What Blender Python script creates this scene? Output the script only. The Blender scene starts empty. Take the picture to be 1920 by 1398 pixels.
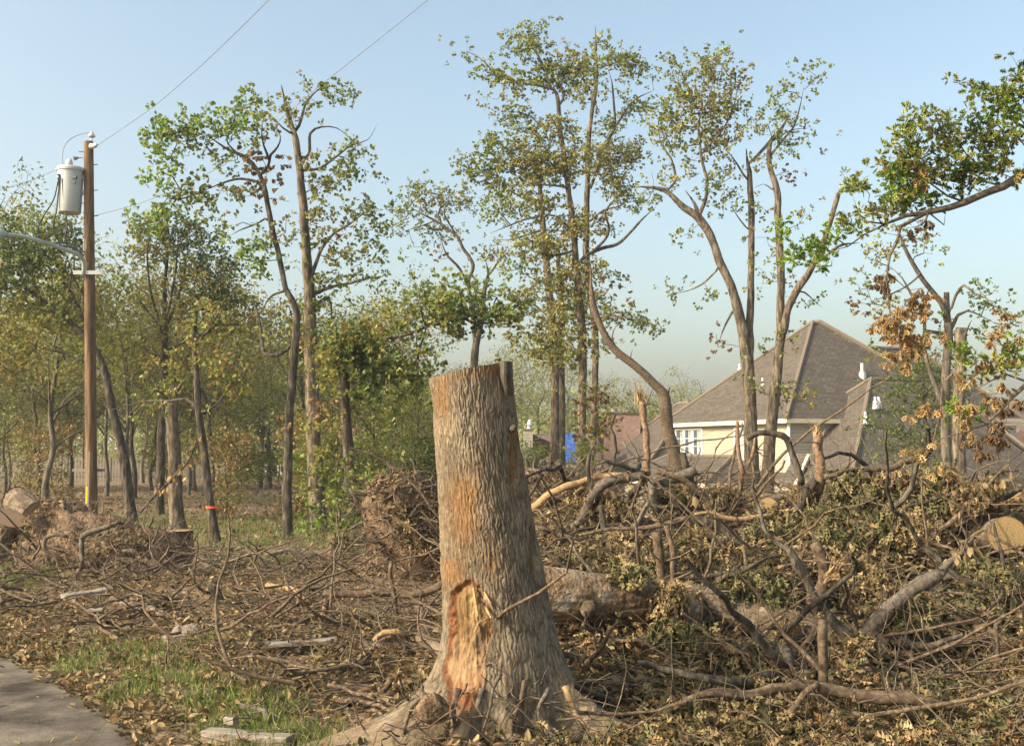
import bpy, math, random
import numpy as np
from mathutils import Vector, Matrix

# ------------------------------------------------------------------ camera, world, sun
F = 2059.0; HOR = 840.0; CZ = 1.7
PITCH = math.atan((HOR-699)/F)
sc = bpy.context.scene
cam_d = bpy.data.cameras.new("camera"); cam = bpy.data.objects.new("camera", cam_d)
sc.collection.objects.link(cam); sc.camera = cam
cam_d.sensor_width = 36; cam_d.lens = 36*F/1920; cam_d.clip_end = 6000; cam_d.clip_start = 0.05
cam.location = (0, 0, CZ); cam.rotation_euler = (math.pi/2+PITCH, 0, 0)
SUN_EL = math.radians(30); SUN_AZ = math.radians(-113)      # azimuth from +Y, clockwise positive
w = bpy.data.worlds.new("World"); sc.world = w; w.use_nodes = True
nt = w.node_tree; bg = nt.nodes["Background"]
sky = nt.nodes.new("ShaderNodeTexSky"); sky.sky_type = 'NISHITA'; sky.sun_disc = False
sky.sun_elevation = SUN_EL; sky.sun_rotation = SUN_AZ
sky.air_density = 1.0; sky.dust_density = 5.4; sky.ozone_density = 1.6; sky.altitude = 0
tint = nt.nodes.new("ShaderNodeMixRGB"); tint.blend_type = 'MULTIPLY'; tint.inputs[0].default_value = 1; tint.inputs[2].default_value = (1.11, 1.06, .90, 1)
nt.links.new(sky.outputs[0], tint.inputs[1]); nt.links.new(tint.outputs[0], bg.inputs[0]); bg.inputs[1].default_value = 0.15
sd = bpy.data.lights.new("sun", 'SUN'); sun = bpy.data.objects.new("sun", sd); sc.collection.objects.link(sun)
sd.energy = 2.45; sd.angle = math.radians(0.6); sd.color = (1.0, 0.88, 0.70)
sv = Vector((math.sin(SUN_AZ)*math.cos(SUN_EL), math.cos(SUN_AZ)*math.cos(SUN_EL), math.sin(SUN_EL)))
sun.rotation_euler = sv.to_track_quat('Z', 'Y').to_euler(); sun.location = sv*50
vs = sc.view_settings; vs.view_transform = 'Standard'; vs.look = 'None'; vs.gamma = 1.0; vs.exposure = 1.18
vs.use_curve_mapping = False
sc.render.engine = 'CYCLES'
sc.cycles.max_bounces = 5; sc.cycles.diffuse_bounces = 3; sc.cycles.transmission_bounces = 4; sc.cycles.glossy_bounces = 2

rng = np.random.default_rng(7); random.seed(7)
cT, sT = math.cos(PITCH), math.sin(PITCH)
def P(px, py, Y):
    u = (px-960)/F; v = (699-py)/F
    dx = u; dy = cT - v*sT; dz = sT + v*cT
    t = Y/dy
    return np.array([dx*t, Y, CZ+dz*t])

# ------------------------------------------------------------------ numpy noise
def _h(ix, iy, s):
    s = int(s*10)
    n = (ix.astype(np.int64)*374761393 + iy.astype(np.int64)*668265263 + s*1442695041) & 0x7fffffff
    n = ((n ^ (n >> 13))*1274126177) & 0x7fffffff
    return ((n ^ (n >> 16)) & 0xffffff)/float(0xffffff)
def vn(x, y, s=0):
    x = np.asarray(x, float); y = np.asarray(y, float)
    ix = np.floor(x); iy = np.floor(y); fx = x-ix; fy = y-iy
    fx = fx*fx*(3-2*fx); fy = fy*fy*(3-2*fy)
    a = _h(ix, iy, s); b = _h(ix+1, iy, s); c = _h(ix, iy+1, s); d = _h(ix+1, iy+1, s)
    return (a*(1-fx)+b*fx)*(1-fy)+(c*(1-fx)+d*fx)*fy
def fbm(x, y, s=0, o=4):
    r = 0; a = .5; t = 0
    for k in range(o):
        r = r+a*vn(np.asarray(x)*2**k, np.asarray(y)*2**k, s+k*17); t += a; a *= .5
    return r/t
def sm(e0, e1, x):
    t = np.clip((np.asarray(x, float)-e0)/(e1-e0), 0, 1); return t*t*(3-2*t)

# ------------------------------------------------------------------ ground heights
EY = [5.0, 6.2, 7.0, 8.0, 9.2, 10.5, 12, 13.5, 16, 18]
EZ = [0.0, 0.03, .13, .29, .51, .82, 1.10, 1.02, .35, -.1]
def pile_w(x, y):
    return sm(-.75, .35, x)*(1-sm(11, 15, x))
def base(x, y):
    x = np.asarray(x, float); y = np.asarray(y, float)
    drop = -2.7*sm(17, 52, y)*sm(-2+0*x, 9, x-0.02*y)
    return drop - 0.0*x
def mounds(x, y):
    m = .42*np.exp(-(((x+5.3)/1.0)**2+((y-14.3)/1.0)**2))            # root ball left
    m += .7*np.exp(-(((x+1.25)/.62)**2+((y-14.2)/.9)**2))         # root mass by the trunk
    m += .25*np.exp(-(((x+3.2)/1.6)**2+((y-12)/1.6)**2))
    m += .12*np.exp(-(((x+1.6)/1.2)**2+((y-9.2)/1.2)**2))
    return m
def env(x, y):
    """top of the debris"""
    x = np.asarray(x, float); y = np.asarray(y, float)
    e = np.interp(y, EY, EZ)*pile_w(x, y)
    lum = (fbm(x*.9, y*.9, 5, 3)-.5)
    e = e*(1-.16*np.exp(-((x-.235*y)/.55)**2)*sm(10, 12, y))*(1+.55*lum)+.42*(fbm(x*1.5+7, y*1.5, 29, 2)-.55)*pile_w(x, y)*sm(6.6, 8, y)*(1-sm(12.3, 14, y)) + .10*(fbm(x*1.8, y*1.8, 9, 3)-.5)*sm(6, 7.5, y)*(1-sm(16, 20, y))
    rd = road_d(x, y); nb = np.exp(-(((x+.15)/1.0)**2+((y-6.35)/.6)**2)**2)
    e = e*(1-.8*nb)-.05*nb
    return base(x, y)+(e+mounds(x, y)+.07*sm(.1, 1.2, rd)*(1-sm(15, 22, y)))*sm(-.1, .5, rd)
def ground(x, y):
    pw = pile_w(x, y)*sm(6.3, 8, y)
    g = env(x, y)
    e = np.interp(y, EY, EZ)*pw
    return g - .45*e - .03*sm(.1, .6, road_d(x, y))
RP = np.array([(-60, 12.2), (-30, 11.6), (-12, 10.8), (-7.2, 10.35), (-5.2, 9.85), (-4.3, 9.25), (-3.55, 8.35), (-2.9, 7.5), (-2.28, 6.6), (-1.85, 5.9), (-1.3, 5.0), (-.4, 3.6), (1.5, 1.5), (6, 0.2), (40, -4)])
def road_d(x, y):
    """signed distance-ish outside the road (positive on the verge)"""
    x = np.asarray(x, float); y = np.asarray(y, float)
    best = np.full(np.broadcast(x, y).shape, 1e9); sgn = np.ones_like(best)
    for (ax, ay), (bx, by) in zip(RP[:-1], RP[1:]):
        ex, ey = bx-ax, by-ay; L = ex*ex+ey*ey
        t = np.clip(((x-ax)*ex+(y-ay)*ey)/L, 0, 1)
        qx, qy = x-(ax+t*ex), y-(ay+t*ey)
        d = np.hypot(qx, qy); c = ex*(y-ay)-ey*(x-ax)
        m = d < best-1e-9
        sgn = np.where(m, np.where(c > 0, 1., -1.), sgn); best = np.where(m, d, best)
    return best*sgn
# depth helpers for laying things on what the photo shows
def Yg(px, py, dz=0.0):
    """depth at which the ray through a pixel meets the debris surface"""
    ys = np.concatenate([np.arange(5, 20, .05), np.arange(20, 80, .25)])
    p0 = P(px, py, 1.0)
    xs = p0[0]*ys; zs = CZ+(p0[2]-CZ)*ys
    hit = np.where(zs <= env(xs, ys)+dz)[0]
    return float(ys[hit[0]]) if len(hit) else 14.0

# ------------------------------------------------------------------ materials
MATS = {}
def mat(name, base=(.5, .5, .5), rough=.8, spec=.3):
    m = bpy.data.materials.new(name); m.use_nodes = True
    b = m.node_tree.nodes["Principled BSDF"]
    b.inputs["Base Color"].default_value = (*base, 1); b.inputs["Roughness"].default_value = rough
    b.inputs["Specular IOR Level"].default_value = spec
    MATS[name] = m; return m
def nodes(m): return m.node_tree.nodes, m.node_tree.links, m.node_tree.nodes["Principled BSDF"]
def noise_mat(name, stops, scale=(1, 1, 1), nscale=5, detail=6, rough=.85, bump=.0, bdist=.02, nscale2=None, spec=.25, dist=0.0):
    m = mat(name, rough=rough, spec=spec); n, l, b = nodes(m)
    tc = n.new("ShaderNodeTexCoord"); mp = n.new("ShaderNodeMapping"); mp.inputs["Scale"].default_value = scale
    l.new(tc.outputs["Object"], mp.inputs[0])
    no = n.new("ShaderNodeTexNoise"); no.inputs["Scale"].default_value = nscale; no.inputs["Detail"].default_value = detail
    no.inputs["Distortion"].default_value = dist; no.inputs["Roughness"].default_value = .65
    l.new(mp.outputs[0], no.inputs["Vector"])
    cr = n.new("ShaderNodeValToRGB"); e = cr.color_ramp.elements
    while len(e) < len(stops): e.new(.5)
    for k, (p, c) in enumerate(stops): e[k].position = p; e[k].color = (*c, 1)
    l.new(no.outputs[0], cr.inputs[0]); l.new(cr.outputs[0], b.inputs["Base Color"])
    if bump:
        bp = n.new("ShaderNodeBump"); bp.inputs["Strength"].default_value = bump; bp.inputs["Distance"].default_value = bdist
        src = no
        if nscale2:
            src = n.new("ShaderNodeTexNoise"); src.inputs["Scale"].default_value = nscale2; src.inputs["Detail"].default_value = 5
            l.new(mp.outputs[0], src.inputs["Vector"])
        l.new(src.outputs[0], bp.inputs["Height"]); l.new(bp.outputs[0], b.inputs["Normal"])
    return m
def leaf_mat(name, trans=.3, rough=.55, spec=.25):
    m = mat(name, rough=rough, spec=spec); n, l, b = nodes(m)
    at = n.new("ShaderNodeVertexColor"); at.layer_name = "Col"
    l.new(at.outputs[0], b.inputs["Base Color"])
    t = n.new("ShaderNodeBsdfTranslucent"); l.new(at.outputs[0], t.inputs[0])
    mx = n.new("ShaderNodeMixShader"); mx.inputs[0].default_value = trans
    l.new(b.outputs[0], mx.inputs[1]); l.new(t.outputs[0], mx.inputs[2])
    l.new(mx.outputs[0], n["Material Output"].inputs[0]); return m
M_leaf = leaf_mat("green_leaf", .45, .5, .35)
M_dead = leaf_mat("dead_leaf", .18, .7, .15)
M_bark = noise_mat("bark", [(.36, (.032, .025, .018)), (.48, (.10, .08, .056)), (.62, (.22, .18, .13))], (6, 6, 1.6), 2.2, 9, .9, 1, .05)
M_barkd = noise_mat("dark_bark", [(.36, (.022, .018, .014)), (.5, (.06, .05, .038)), (.64, (.15, .128, .10))], (6, 6, 1.6), 2.4, 9, .9, 1, .04)
M_barkf = noise_mat("far_bark", [(.36, (.04, .034, .027)), (.62, (.16, .138, .105))], (4, 4, 1), 3, 6, .9)
M_stick = noise_mat("stick_bark", [(.3, (.04, .028, .019)), (.5, (.115, .082, .054)), (.7, (.24, .18, .12))], (9, 9, 9), 3, 6, .85, .6, .01, 30)
M_grey = noise_mat("grey_bark", [(.3, (.05, .041, .032)), (.5, (.12, .10, .078)), (.72, (.22, .19, .155))], (7, 7, 7), 4, 6, .85, .7, .012, 28)
M_peel = noise_mat("peeled_wood", [(.3, (.2, .115, .055)), (.5, (.33, .215, .105)), (.75, (.46, .34, .19))], (12, 12, 12), 3, 6, .7, .6, .01, 20)
M_red = noise_mat("reddish_bark", [(.32, (.09, .052, .032)), (.5, (.21, .135, .085)), (.7, (.38, .26, .16))], (9, 9, 9), 3, 6, .8, .7, .01, 24)
M_twig = noise_mat("twig", [(.32, (.055, .04, .027)), (.52, (.13, .098, .067)), (.72, (.27, .215, .155))], (4, 4, 4), 3, 4, .85)
M_soil = noise_mat("clay_soil", [(.36, (.045, .03, .019)), (.52, (.17, .115, .07)), (.72, (.31, .225, .145))], (3, 3, 3), 4, 8, .95, 1, .05, 14)
M_log = noise_mat("log_bark", [(.32, (.05, .036, .024)), (.5, (.14, .105, .07)), (.64, (.24, .195, .14)), (.76, (.36, .34, .28))], (2, 2, 2), 3.2, 9, .9, 1, .03, 16)
M_rock = noise_mat("rock", [(.3, (.16, .125, .095)), (.7, (.34, .27, .2))], (6, 6, 6), 3, 8, .9, .8, .02, 18)
M_plank = noise_mat("weathered_plank", [(.3, (.15, .13, .10)), (.7, (.3, .27, .22))], (1.5, 12, 12), 4, 6, .85, .6, .01)
M_metal = mat("galvanised_metal", (.42, .44, .44), .45, .5)
M_dmetal = mat("dark_metal", (.12, .12, .12), .5, .4)
M_tank = noise_mat("grey_painted_tank", [(.3, (.40, .43, .42)), (.7, (.46, .49, .48))], (1, 1, 1), 4, 4, .4, spec=.4)
M_porc = mat("porcelain", (.5, .5, .5), .25, .6)
M_lampgrey = mat("lamp_grey_green", (.27, .34, .32), .4, .5)
M_cable = mat("black_cable", (.02, .022, .025), .5, .4)
M_wire = mat("wire", (.2, .2, .2), .5, .4)
M_yellow = mat("yellow_guard", (.75, .52, .03), .5)
M_tape = mat("orange_tape", (.85, .12, .03), .5)
M_white = mat("white_trim", (.72, .74, .74), .5)
M_cream = mat("cream_trim", (.62, .52, .38), .6)
M_tarp = noise_mat("blue_tarp", [(.35, (.02, .06, .22)), (.6, (.05, .13, .38))], (1, 1, 1), 2.5, 6, .5, 1, .3)

def rings_mat(name, light=(.56, .37, .13), dark=(.36, .2, .06), edge=(.12, .075, .045)):
    m = mat(name, rough=.8); n, l, b = nodes(m)
    uv = n.new("ShaderNodeUVMap"); uv.uv_map = "UVMap"
    vm = n.new("ShaderNodeVectorMath"); vm.operation = 'LENGTH'; l.new(uv.outputs[0], vm.inputs[0])
    no = n.new("ShaderNodeTexNoise"); no.inputs["Scale"].default_value = 3; l.new(uv.outputs[0], no.inputs["Vector"])
    ma = n.new("ShaderNodeMath"); ma.operation = 'MULTIPLY_ADD'; ma.inputs[1].default_value = .34
    l.new(no.outputs[0], ma.inputs[0]); l.new(vm.outputs["Value"], ma.inputs[2])
    mu = n.new("ShaderNodeMath"); mu.operation = 'MULTIPLY'; mu.inputs[1].default_value = 42; l.new(ma.outputs[0], mu.inputs[0])
    si = n.new("ShaderNodeMath"); si.operation = 'SINE'; l.new(mu.outputs[0], si.inputs[0])
    mr = n.new("ShaderNodeMapRange"); mr.inputs[1].default_value = -1; l.new(si.outputs[0], mr.inputs[0])
    mr.inputs[3].default_value = .45; mr.inputs[4].default_value = 1.05
    n2 = n.new("ShaderNodeTexNoise"); n2.inputs["Scale"].default_value = 9; n2.inputs["Detail"].default_value = 6; l.new(uv.outputs[0], n2.inputs["Vector"])
    mm = n.new("ShaderNodeMath"); mm.operation = 'MULTIPLY'; l.new(mr.outputs[0], mm.inputs[0]); l.new(n2.outputs[0], mm.inputs[1])
    mx = n.new("ShaderNodeMixRGB"); mx.inputs[1].default_value = (*light, 1); mx.inputs[2].default_value = (*dark, 1); l.new(mm.outputs[0], mx.inputs[0])
    r2 = n.new("ShaderNodeMapRange"); r2.inputs[1].default_value = .93; r2.inputs[2].default_value = .97; l.new(vm.outputs["Value"], r2.inputs[0])
    m2 = n.new("ShaderNodeMixRGB"); l.new(r2.outputs[0], m2.inputs[0]); l.new(mx.outputs[0], m2.inputs[1]); m2.inputs[2].default_value = (*edge, 1)
    l.new(m2.outputs[0], b.inputs["Base Color"]); return m
M_ring = rings_mat("sawn_wood", (.31, .225, .10), (.14, .085, .038))
M_ringd = rings_mat("weathered_sawn_wood", (.30, .2, .11), (.2, .125, .07))

def brick_mat(name, c1, c2, mortar, bw, bh, off=.5, ms=.02, bump=.4, rough=.9, noise=.25):
    m = mat(name, rough=rough); n, l, b = nodes(m)
    uv = n.new("ShaderNodeUVMap"); uv.uv_map = "UVMap"
    br = n.new("ShaderNodeTexBrick"); br.offset = off; br.inputs["Scale"].default_value = 1
    br.inputs["Color1"].default_value = (*c1, 1); br.inputs["Color2"].default_value = (*c2, 1); br.inputs["Mortar"].default_value = (*mortar, 1)
    br.inputs["Brick Width"].default_value = bw; br.inputs["Row Height"].default_value = bh; br.inputs["Mortar Size"].default_value = ms
    br.inputs["Mortar Smooth"].default_value = .2
    l.new(uv.outputs[0], br.inputs["Vector"])
    no = n.new("ShaderNodeTexNoise"); no.inputs["Scale"].default_value = 1.3; no.inputs["Detail"].default_value = 8; l.new(uv.outputs[0], no.inputs["Vector"])
    mx = n.new("ShaderNodeMixRGB"); mx.blend_type = 'OVERLAY'; mx.inputs[0].default_value = noise
    l.new(br.outputs[0], mx.inputs[1]); l.new(no.outputs[0], mx.inputs[2]); l.new(mx.outputs[0], b.inputs["Base Color"])
    bp = n.new("ShaderNodeBump"); bp.inputs["Strength"].default_value = bump; bp.inputs["Distance"].default_value = .02; bp.invert = True
    l.new(br.outputs["Fac"], bp.inputs["Height"]); l.new(bp.outputs[0], b.inputs["Normal"]); return m
M_shingle = brick_mat("roof_shingles", (.068, .057, .044), (.12, .10, .078), (.038, .032, .025), .32, .17, .37, .018)
M_siding = brick_mat("lap_siding", (.35, .325, .25), (.375, .35, .27), (.19, .175, .13), 60, .17, 0, .012, .5, .6, .08)
M_brick = brick_mat("brick_wall", (.2, .10, .075), (.33, .2, .15), (.3, .26, .22), .22, .08, .5, .008)

# ------------------------------------------------------------------ mesh helpers
C = sc.collection
def tag(o, label=None, cat=None, group=None, kind=None):
    if label: o["label"] = label
    if cat: o["category"] = cat
    if group: o["group"] = group
    if kind: o["kind"] = kind
    return o
def empty(name, loc, label=None, cat=None, group=None):
    o = bpy.data.objects.new(name, None); C.objects.link(o); o.location = [float(a) for a in loc]; o.empty_display_size = .2
    return tag(o, label, cat, group)
class MB:
    def __init__(s): s.v = []; s.f = []; s.n = 0; s.uv = []; s.hasuv = False; s.mi = []
    def add(s, v, f, uv=None, mi=0):
        v = np.asarray(v, float).reshape(-1, 3); s.v.append(v)
        for k, q in enumerate(f):
            s.f.append(tuple(int(i)+s.n for i in q)); s.mi.append(mi)
            s.uv.append(uv[k] if uv is not None else None)
        if uv is not None: s.hasuv = True
        s.n += len(v)
    def box(s, c, size, rz=0, R=None, mi=0):
        c = np.asarray(c, float); h = np.asarray(size, float)/2
        v = np.array([(x, y, z) for x in (-1, 1) for y in (-1, 1) for z in (-1, 1)])*h
        if R is not None: v = v@np.asarray(R).T
        elif rz: v = v@np.array([[math.cos(rz), math.sin(rz), 0], [-math.sin(rz), math.cos(rz), 0], [0, 0, 1]])
        f = [(0, 1, 3, 2), (4, 6, 7, 5), (0, 4, 5, 1), (2, 3, 7, 6), (0, 2, 6, 4), (1, 5, 7, 3)]
        uv = []
        ext = np.array([(x, y, z) for x in (-1, 1) for y in (-1, 1) for z in (-1, 1)])*h
        for q in f:
            pts = ext[list(q)]; sp = np.ptp(pts, axis=0); ax = int(np.argmin(sp)); a, b_ = [k for k in range(3) if k != ax]
            uv.append([(p[a], p[b_]) for p in pts])
        s.add(v+c, f, uv, mi)
    def quad(s, pts, udir=None, mi=0):
        p = np.asarray(pts, float)
        u = p[1]-p[0] if udir is None else np.asarray(udir, float)
        u = u/np.linalg.norm(u); nn = np.cross(p[1]-p[0], p[2]-p[0]); nn /= np.linalg.norm(nn); vv = np.cross(nn, u)
        s.add(p, [tuple(range(len(p)))], [[(float((q-p[0])@u), float((q-p[0])@vv)) for q in p]], mi)
    def tube(s, pts, rad, sides=8, cap=True, rough=0.0, seed=0):
        v, f = tube_geo(pts, rad, sides, cap, rough, seed); s.add(v, f)
    def build(s, name, m, parent=None, origin=None, smooth=False):
        v = np.concatenate(s.v) if s.v else np.zeros((0, 3))
        return link_mesh(name, v, s.f, m, parent, origin, smooth, s.uv if s.hasuv else None, s.mi)
def link_mesh(name, v, f, m, parent=None, origin=None, smooth=False, uv=None, mi=None, col=None):
    me = bpy.data.meshes.new(name)
    if origin is None:
        if parent is not None: origin = np.array(parent.get("_w", (0, 0, 0)))
        else:
            origin = np.array([v[:, 0].mean(), v[:, 1].mean(), v[:, 2].min()])
    origin = np.asarray(origin, float)
    if isinstance(f, np.ndarray):
        nv = len(v); nf, k = f.shape
        me.vertices.add(nv); me.vertices.foreach_set("co", (v-origin).astype(np.float32).ravel())
        me.loops.add(nf*k); me.loops.foreach_set("vertex_index", f.astype(np.int32).ravel())
        me.polygons.add(nf); me.polygons.foreach_set("loop_start", np.arange(0, nf*k, k, dtype=np.int32))
        me.update(calc_edges=True)
    else:
        me.from_pydata((v-origin).tolist(), [], f)
    if uv is not None:
        ul = me.uv_layers.new(name="UVMap"); arr = []
        for k, q in enumerate(f):
            arr += [c for p in (uv[k] if uv[k] is not None else [(0, 0)]*len(q)) for c in p]
        ul.data.foreach_set("uv", arr)
    if col is not None:
        ca = me.color_attributes.new("Col", 'FLOAT_COLOR', 'POINT')
        cc = np.ones((len(v), 4), np.float32); cc[:, :3] = col; ca.data.foreach_set("color", cc.ravel())
    for mm in (m if isinstance(m, (list, tuple)) else [m]): me.materials.append(mm)
    if mi is not None and isinstance(m, (list, tuple)): me.polygons.foreach_set("material_index", mi)
    if smooth: me.polygons.foreach_set("use_smooth", [True]*len(me.polygons))
    o = bpy.data.objects.new(name, me); C.objects.link(o)
    if parent is not None: o.parent = parent
    else: o.location = origin.tolist()
    o["_w"] = [float(a_) for a_ in origin]
    return o
def thing(name, loc, label, cat, group=None):
    """Empty at a thing's base; its parts are built in world coordinates and shifted to it"""
    o = empty(name, loc, label, cat, group); o["_w"] = [float(a) for a in loc]; return o
def catmull(pts, step):
    p = np.asarray(pts, float)
    if len(p) < 3:
        n = max(2, int(np.linalg.norm(p[-1, :3]-p[0, :3])/step)+1); t = np.linspace(0, 1, n)[:, None]; return p[0]*(1-t)+p[-1]*t
    q = np.vstack([2*p[0]-p[1], p, 2*p[-1]-p[-2]]); out = []
    for i in range(1, len(q)-2):
        n = max(1, int(np.linalg.norm(q[i+1, :3]-q[i, :3])/step))
        for k in range(n):
            t = k/n; a, b, c, d = q[i-1:i+3]
            out.append(.5*((2*b)+(-a+c)*t+(2*a-5*b+4*c-d)*t*t+(-a+3*b-3*c+d)*t**3))
    out.append(p[-1]); return np.array(out)
def tube_geo(pts, rad, sides=8, cap=True, rough=0.0, seed=0):
    p = np.asarray(pts, float); n = len(p); r = np.broadcast_to(np.asarray(rad, float), (n,))
    t = np.gradient(p, axis=0); t /= np.linalg.norm(t, axis=1)[:, None]+1e-9
    ref = np.array([0, 0, 1.]) if abs(t[:, 2]).mean() < .8 else np.array([1., 0, 0])
    a = np.cross(t, ref); a /= np.linalg.norm(a, axis=1)[:, None]+1e-9
    for i in range(1, n):
        if a[i]@a[i-1] < 0: a[i] = -a[i]
    b = np.cross(t, a)
    th = np.arange(sides)*2*math.pi/sides
    rr = r[:, None]*np.ones(sides)
    if rough:
        rr = rr*(1+rough*(2*fbm(th[None, :]*1.3+seed*7.7, np.arange(n)[:, None]*.35+seed*3.1, seed, 3)-1)*1.3)
    v = p[:, None, :]+rr[:, :, None]*(np.cos(th)[None, :, None]*a[:, None, :]+np.sin(th)[None, :, None]*b[:, None, :])
    v = v.reshape(-1, 3); f = []
    for i in range(n-1):
        for k in range(sides):
            k2 = (k+1) % sides; f.append((i*sides+k, i*sides+k2, (i+1)*sides+k2, (i+1)*sides+k))
    if cap: f.append(tuple(range(sides))[::-1]); f.append(tuple((n-1)*sides+k for k in range(sides)))
    return v, f
def tubes_mesh(name, lines, m, parent=None, sides=3, origin=None, **kw):
    """many thin tubes as one mesh, vectorised; lines: list of (pts, radii)"""
    V = []; Fs = []; n0 = 0
    th = np.arange(sides)*2*math.pi/sides; ct = np.cos(th)[None, :, None]; st = np.sin(th)[None, :, None]
    k = np.arange(sides); k2 = (k+1) % sides
    for p, r in lines:
        p = np.asarray(p, float); n = len(p)
        if n < 2: continue
        r = np.broadcast_to(np.asarray(r, float), (n,))
        t = np.gradient(p, axis=0); t /= np.linalg.norm(t, axis=1)[:, None]+1e-9
        ref = np.array([.31, .17, .93]) if abs(t[:, 2]).mean() < .8 else np.array([1., .1, 0])
        a = np.cross(t, ref); a /= np.linalg.norm(a, axis=1)[:, None]+1e-9; b = np.cross(t, a)
        v = p[:, None, :]+r[:, None, None]*(ct*a[:, None, :]+st*b[:, None, :]); V.append(v.reshape(-1, 3))
        i = np.arange(n-1)[:, None]*sides+n0
        Fs.append(np.stack([i+k, i+k2, i+sides+k2, i+sides+k], -1).reshape(-1, 4)); n0 += n*sides
    if not V: return None
    return link_mesh(name, np.concatenate(V), np.concatenate(Fs), m, parent, origin, smooth=True)

# leaf templates: rows of (x, y, z) and quads/tris padded to quads
def tmpl(kind):
    if kind == 'far':     # folded kite
        v = [(0, 0, 0), (.27, .45, .1), (0, 1, 0), (-.27, .45, .1)]; f = [(0, 1, 2, 3)]
    elif kind == 'mid':   # lobed star spray of an oak
        v = [(0, 0, 0), (.13, .22, .02), (.42, .38, .1), (.16, .48, .03), (.33, .8, .08), (0, 1, 0), (-.33, .8, .08), (-.16, .48, .03), (-.42, .38, .1), (-.13, .22, .02), (0, .5, -.03)]
        f = [(0, 1, 2, 10), (2, 3, 4, 10), (3, 4, 5, 10), (10, 5, 6, 7), (10, 6, 7, 8), (10, 8, 9, 0)]
    elif kind == 'oak':
        h = [(.05, .14, .01), (.2, .22, .05), (.1, .33, .02), (.35, .5, .1), (.13, .56, .03), (.29, .8, .1), (.1, .82, .05)]
        v = [(0, 0, 0)]+h+[(0, 1, .02)]+[(-a, b, c) for a, b, c in h[::-1]]+[(0, .3, -.03), (0, .58, -.03), (0, .82, 0)]
        f = []
        for s_ in (lambda i: i, lambda i: (16-i) % 16):
            f += [(s_(0), s_(1), 16, 16), (s_(1), s_(2), s_(3), 16), (s_(3), 16, 17, 17), (s_(3), s_(4), s_(5), 17), (s_(5), 17, 18, 18), (s_(5), s_(6), s_(7), 18), (s_(7), s_(8), 18, 18)]
    elif kind == 'dead':  # curled, folded dead leaf
        v = [(0, 0, 0), (.17, .3, .16), (0, .3, 0), (-.17, .3, .16), (.24, .62, .2), (0, .62, .04), (-.24, .62, .2), (.1, .9, .3), (-.1, .9, .3), (0, 1, .24)]
        f = [(0, 1, 2, 2), (0, 2, 3, 3), (1, 4, 5, 2), (2, 5, 6, 3), (4, 7, 5, 5), (5, 8, 6, 6), (5, 7, 9, 8)]
    elif kind == 'deadoak':  # lobed, strongly curled
        h = [(.05, .14, .03), (.22, .24, .14), (.1, .33, .05), (.34, .5, .26), (.12, .56, .08), (.27, .8, .24), (.1, .84, .16)]
        v = [(0, 0, 0)]+h+[(0, 1, .22)]+[(-a, b-.03, c*1.25) for a, b, c in h[::-1]]+[(0, .3, -.03), (0, .58, 0), (0, .82, .08)]
        f = []
        for s_ in (lambda i: i, lambda i: (16-i) % 16):
            f += [(s_(0), s_(1), 16, 16), (s_(1), s_(2), s_(3), 16), (s_(3), 16, 17, 17), (s_(3), s_(4), s_(5), 17), (s_(5), 17, 18, 18), (s_(5), s_(6), s_(7), 18), (s_(7), s_(8), 18, 18)]
    elif kind == 'deadsmall':
        v = [(0, 0, 0), (.2, .35, .14), (.04, .5, 0), (-.2, .35, .14), (.16, .75, .2), (-.16, .75, .2), (0, 1, .18)]
        f = [(0, 1, 4, 2), (0, 2, 5, 3), (2, 4, 6, 5)]
    elif kind == 'blade':
        v = [(-.035, 0, 0), (.035, 0, 0), (.026, .55, .1), (-.026, .55, .1), (0, 1, .35), (0, 1, .35)]; f = [(0, 1, 2, 3), (3, 2, 4, 5)]
    return np.array(v, float), f
def build_leaves(name, pos, dirs, size, col, m, kind='mid', parent=None, origin=None, flat=None, jitter=.25, curl=1.0):
    N = len(pos)
    if N == 0: return None
    T, Fq = tmpl(kind); K = len(T)
    d = dirs/(np.linalg.norm(dirs, axis=1)[:, None]+1e-9)
    ref = rng.normal(size=(N, 3)) if flat is None else flat+rng.normal(size=(N, 3))*jitter
    s = np.cross(d, ref); s /= np.linalg.norm(s, axis=1)[:, None]+1e-9; nn = np.cross(s, d)
    sx = size*rng.uniform(.75, 1.25, N); sz = size*rng.uniform(-.3, 1.6, N)*curl
    v = pos[:, None, :]+T[None, :, 0, None]*s[:, None, :]*sx[:, None, None]+T[None, :, 1, None]*d[:, None, :]*size[:, None, None]+T[None, :, 2, None]*nn[:, None, :]*sz[:, None, None]
    c = np.repeat(col, K, axis=0)
    quads = [q for q in Fq if len(set(q)) == 4]; tris = [tuple(dict.fromkeys(q)) for q in Fq if len(set(q)) == 3]
    off = (np.arange(N)*K)[:, None, None]
    allt = []
    for q in quads: allt += [(q[0], q[1], q[2]), (q[0], q[2], q[3])]
    allt += tris
    f = (np.array(allt)[None]+off).reshape(-1, 3)
    return link_mesh(name, v.reshape(-1, 3), f, m, parent, origin, col=c)
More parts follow.
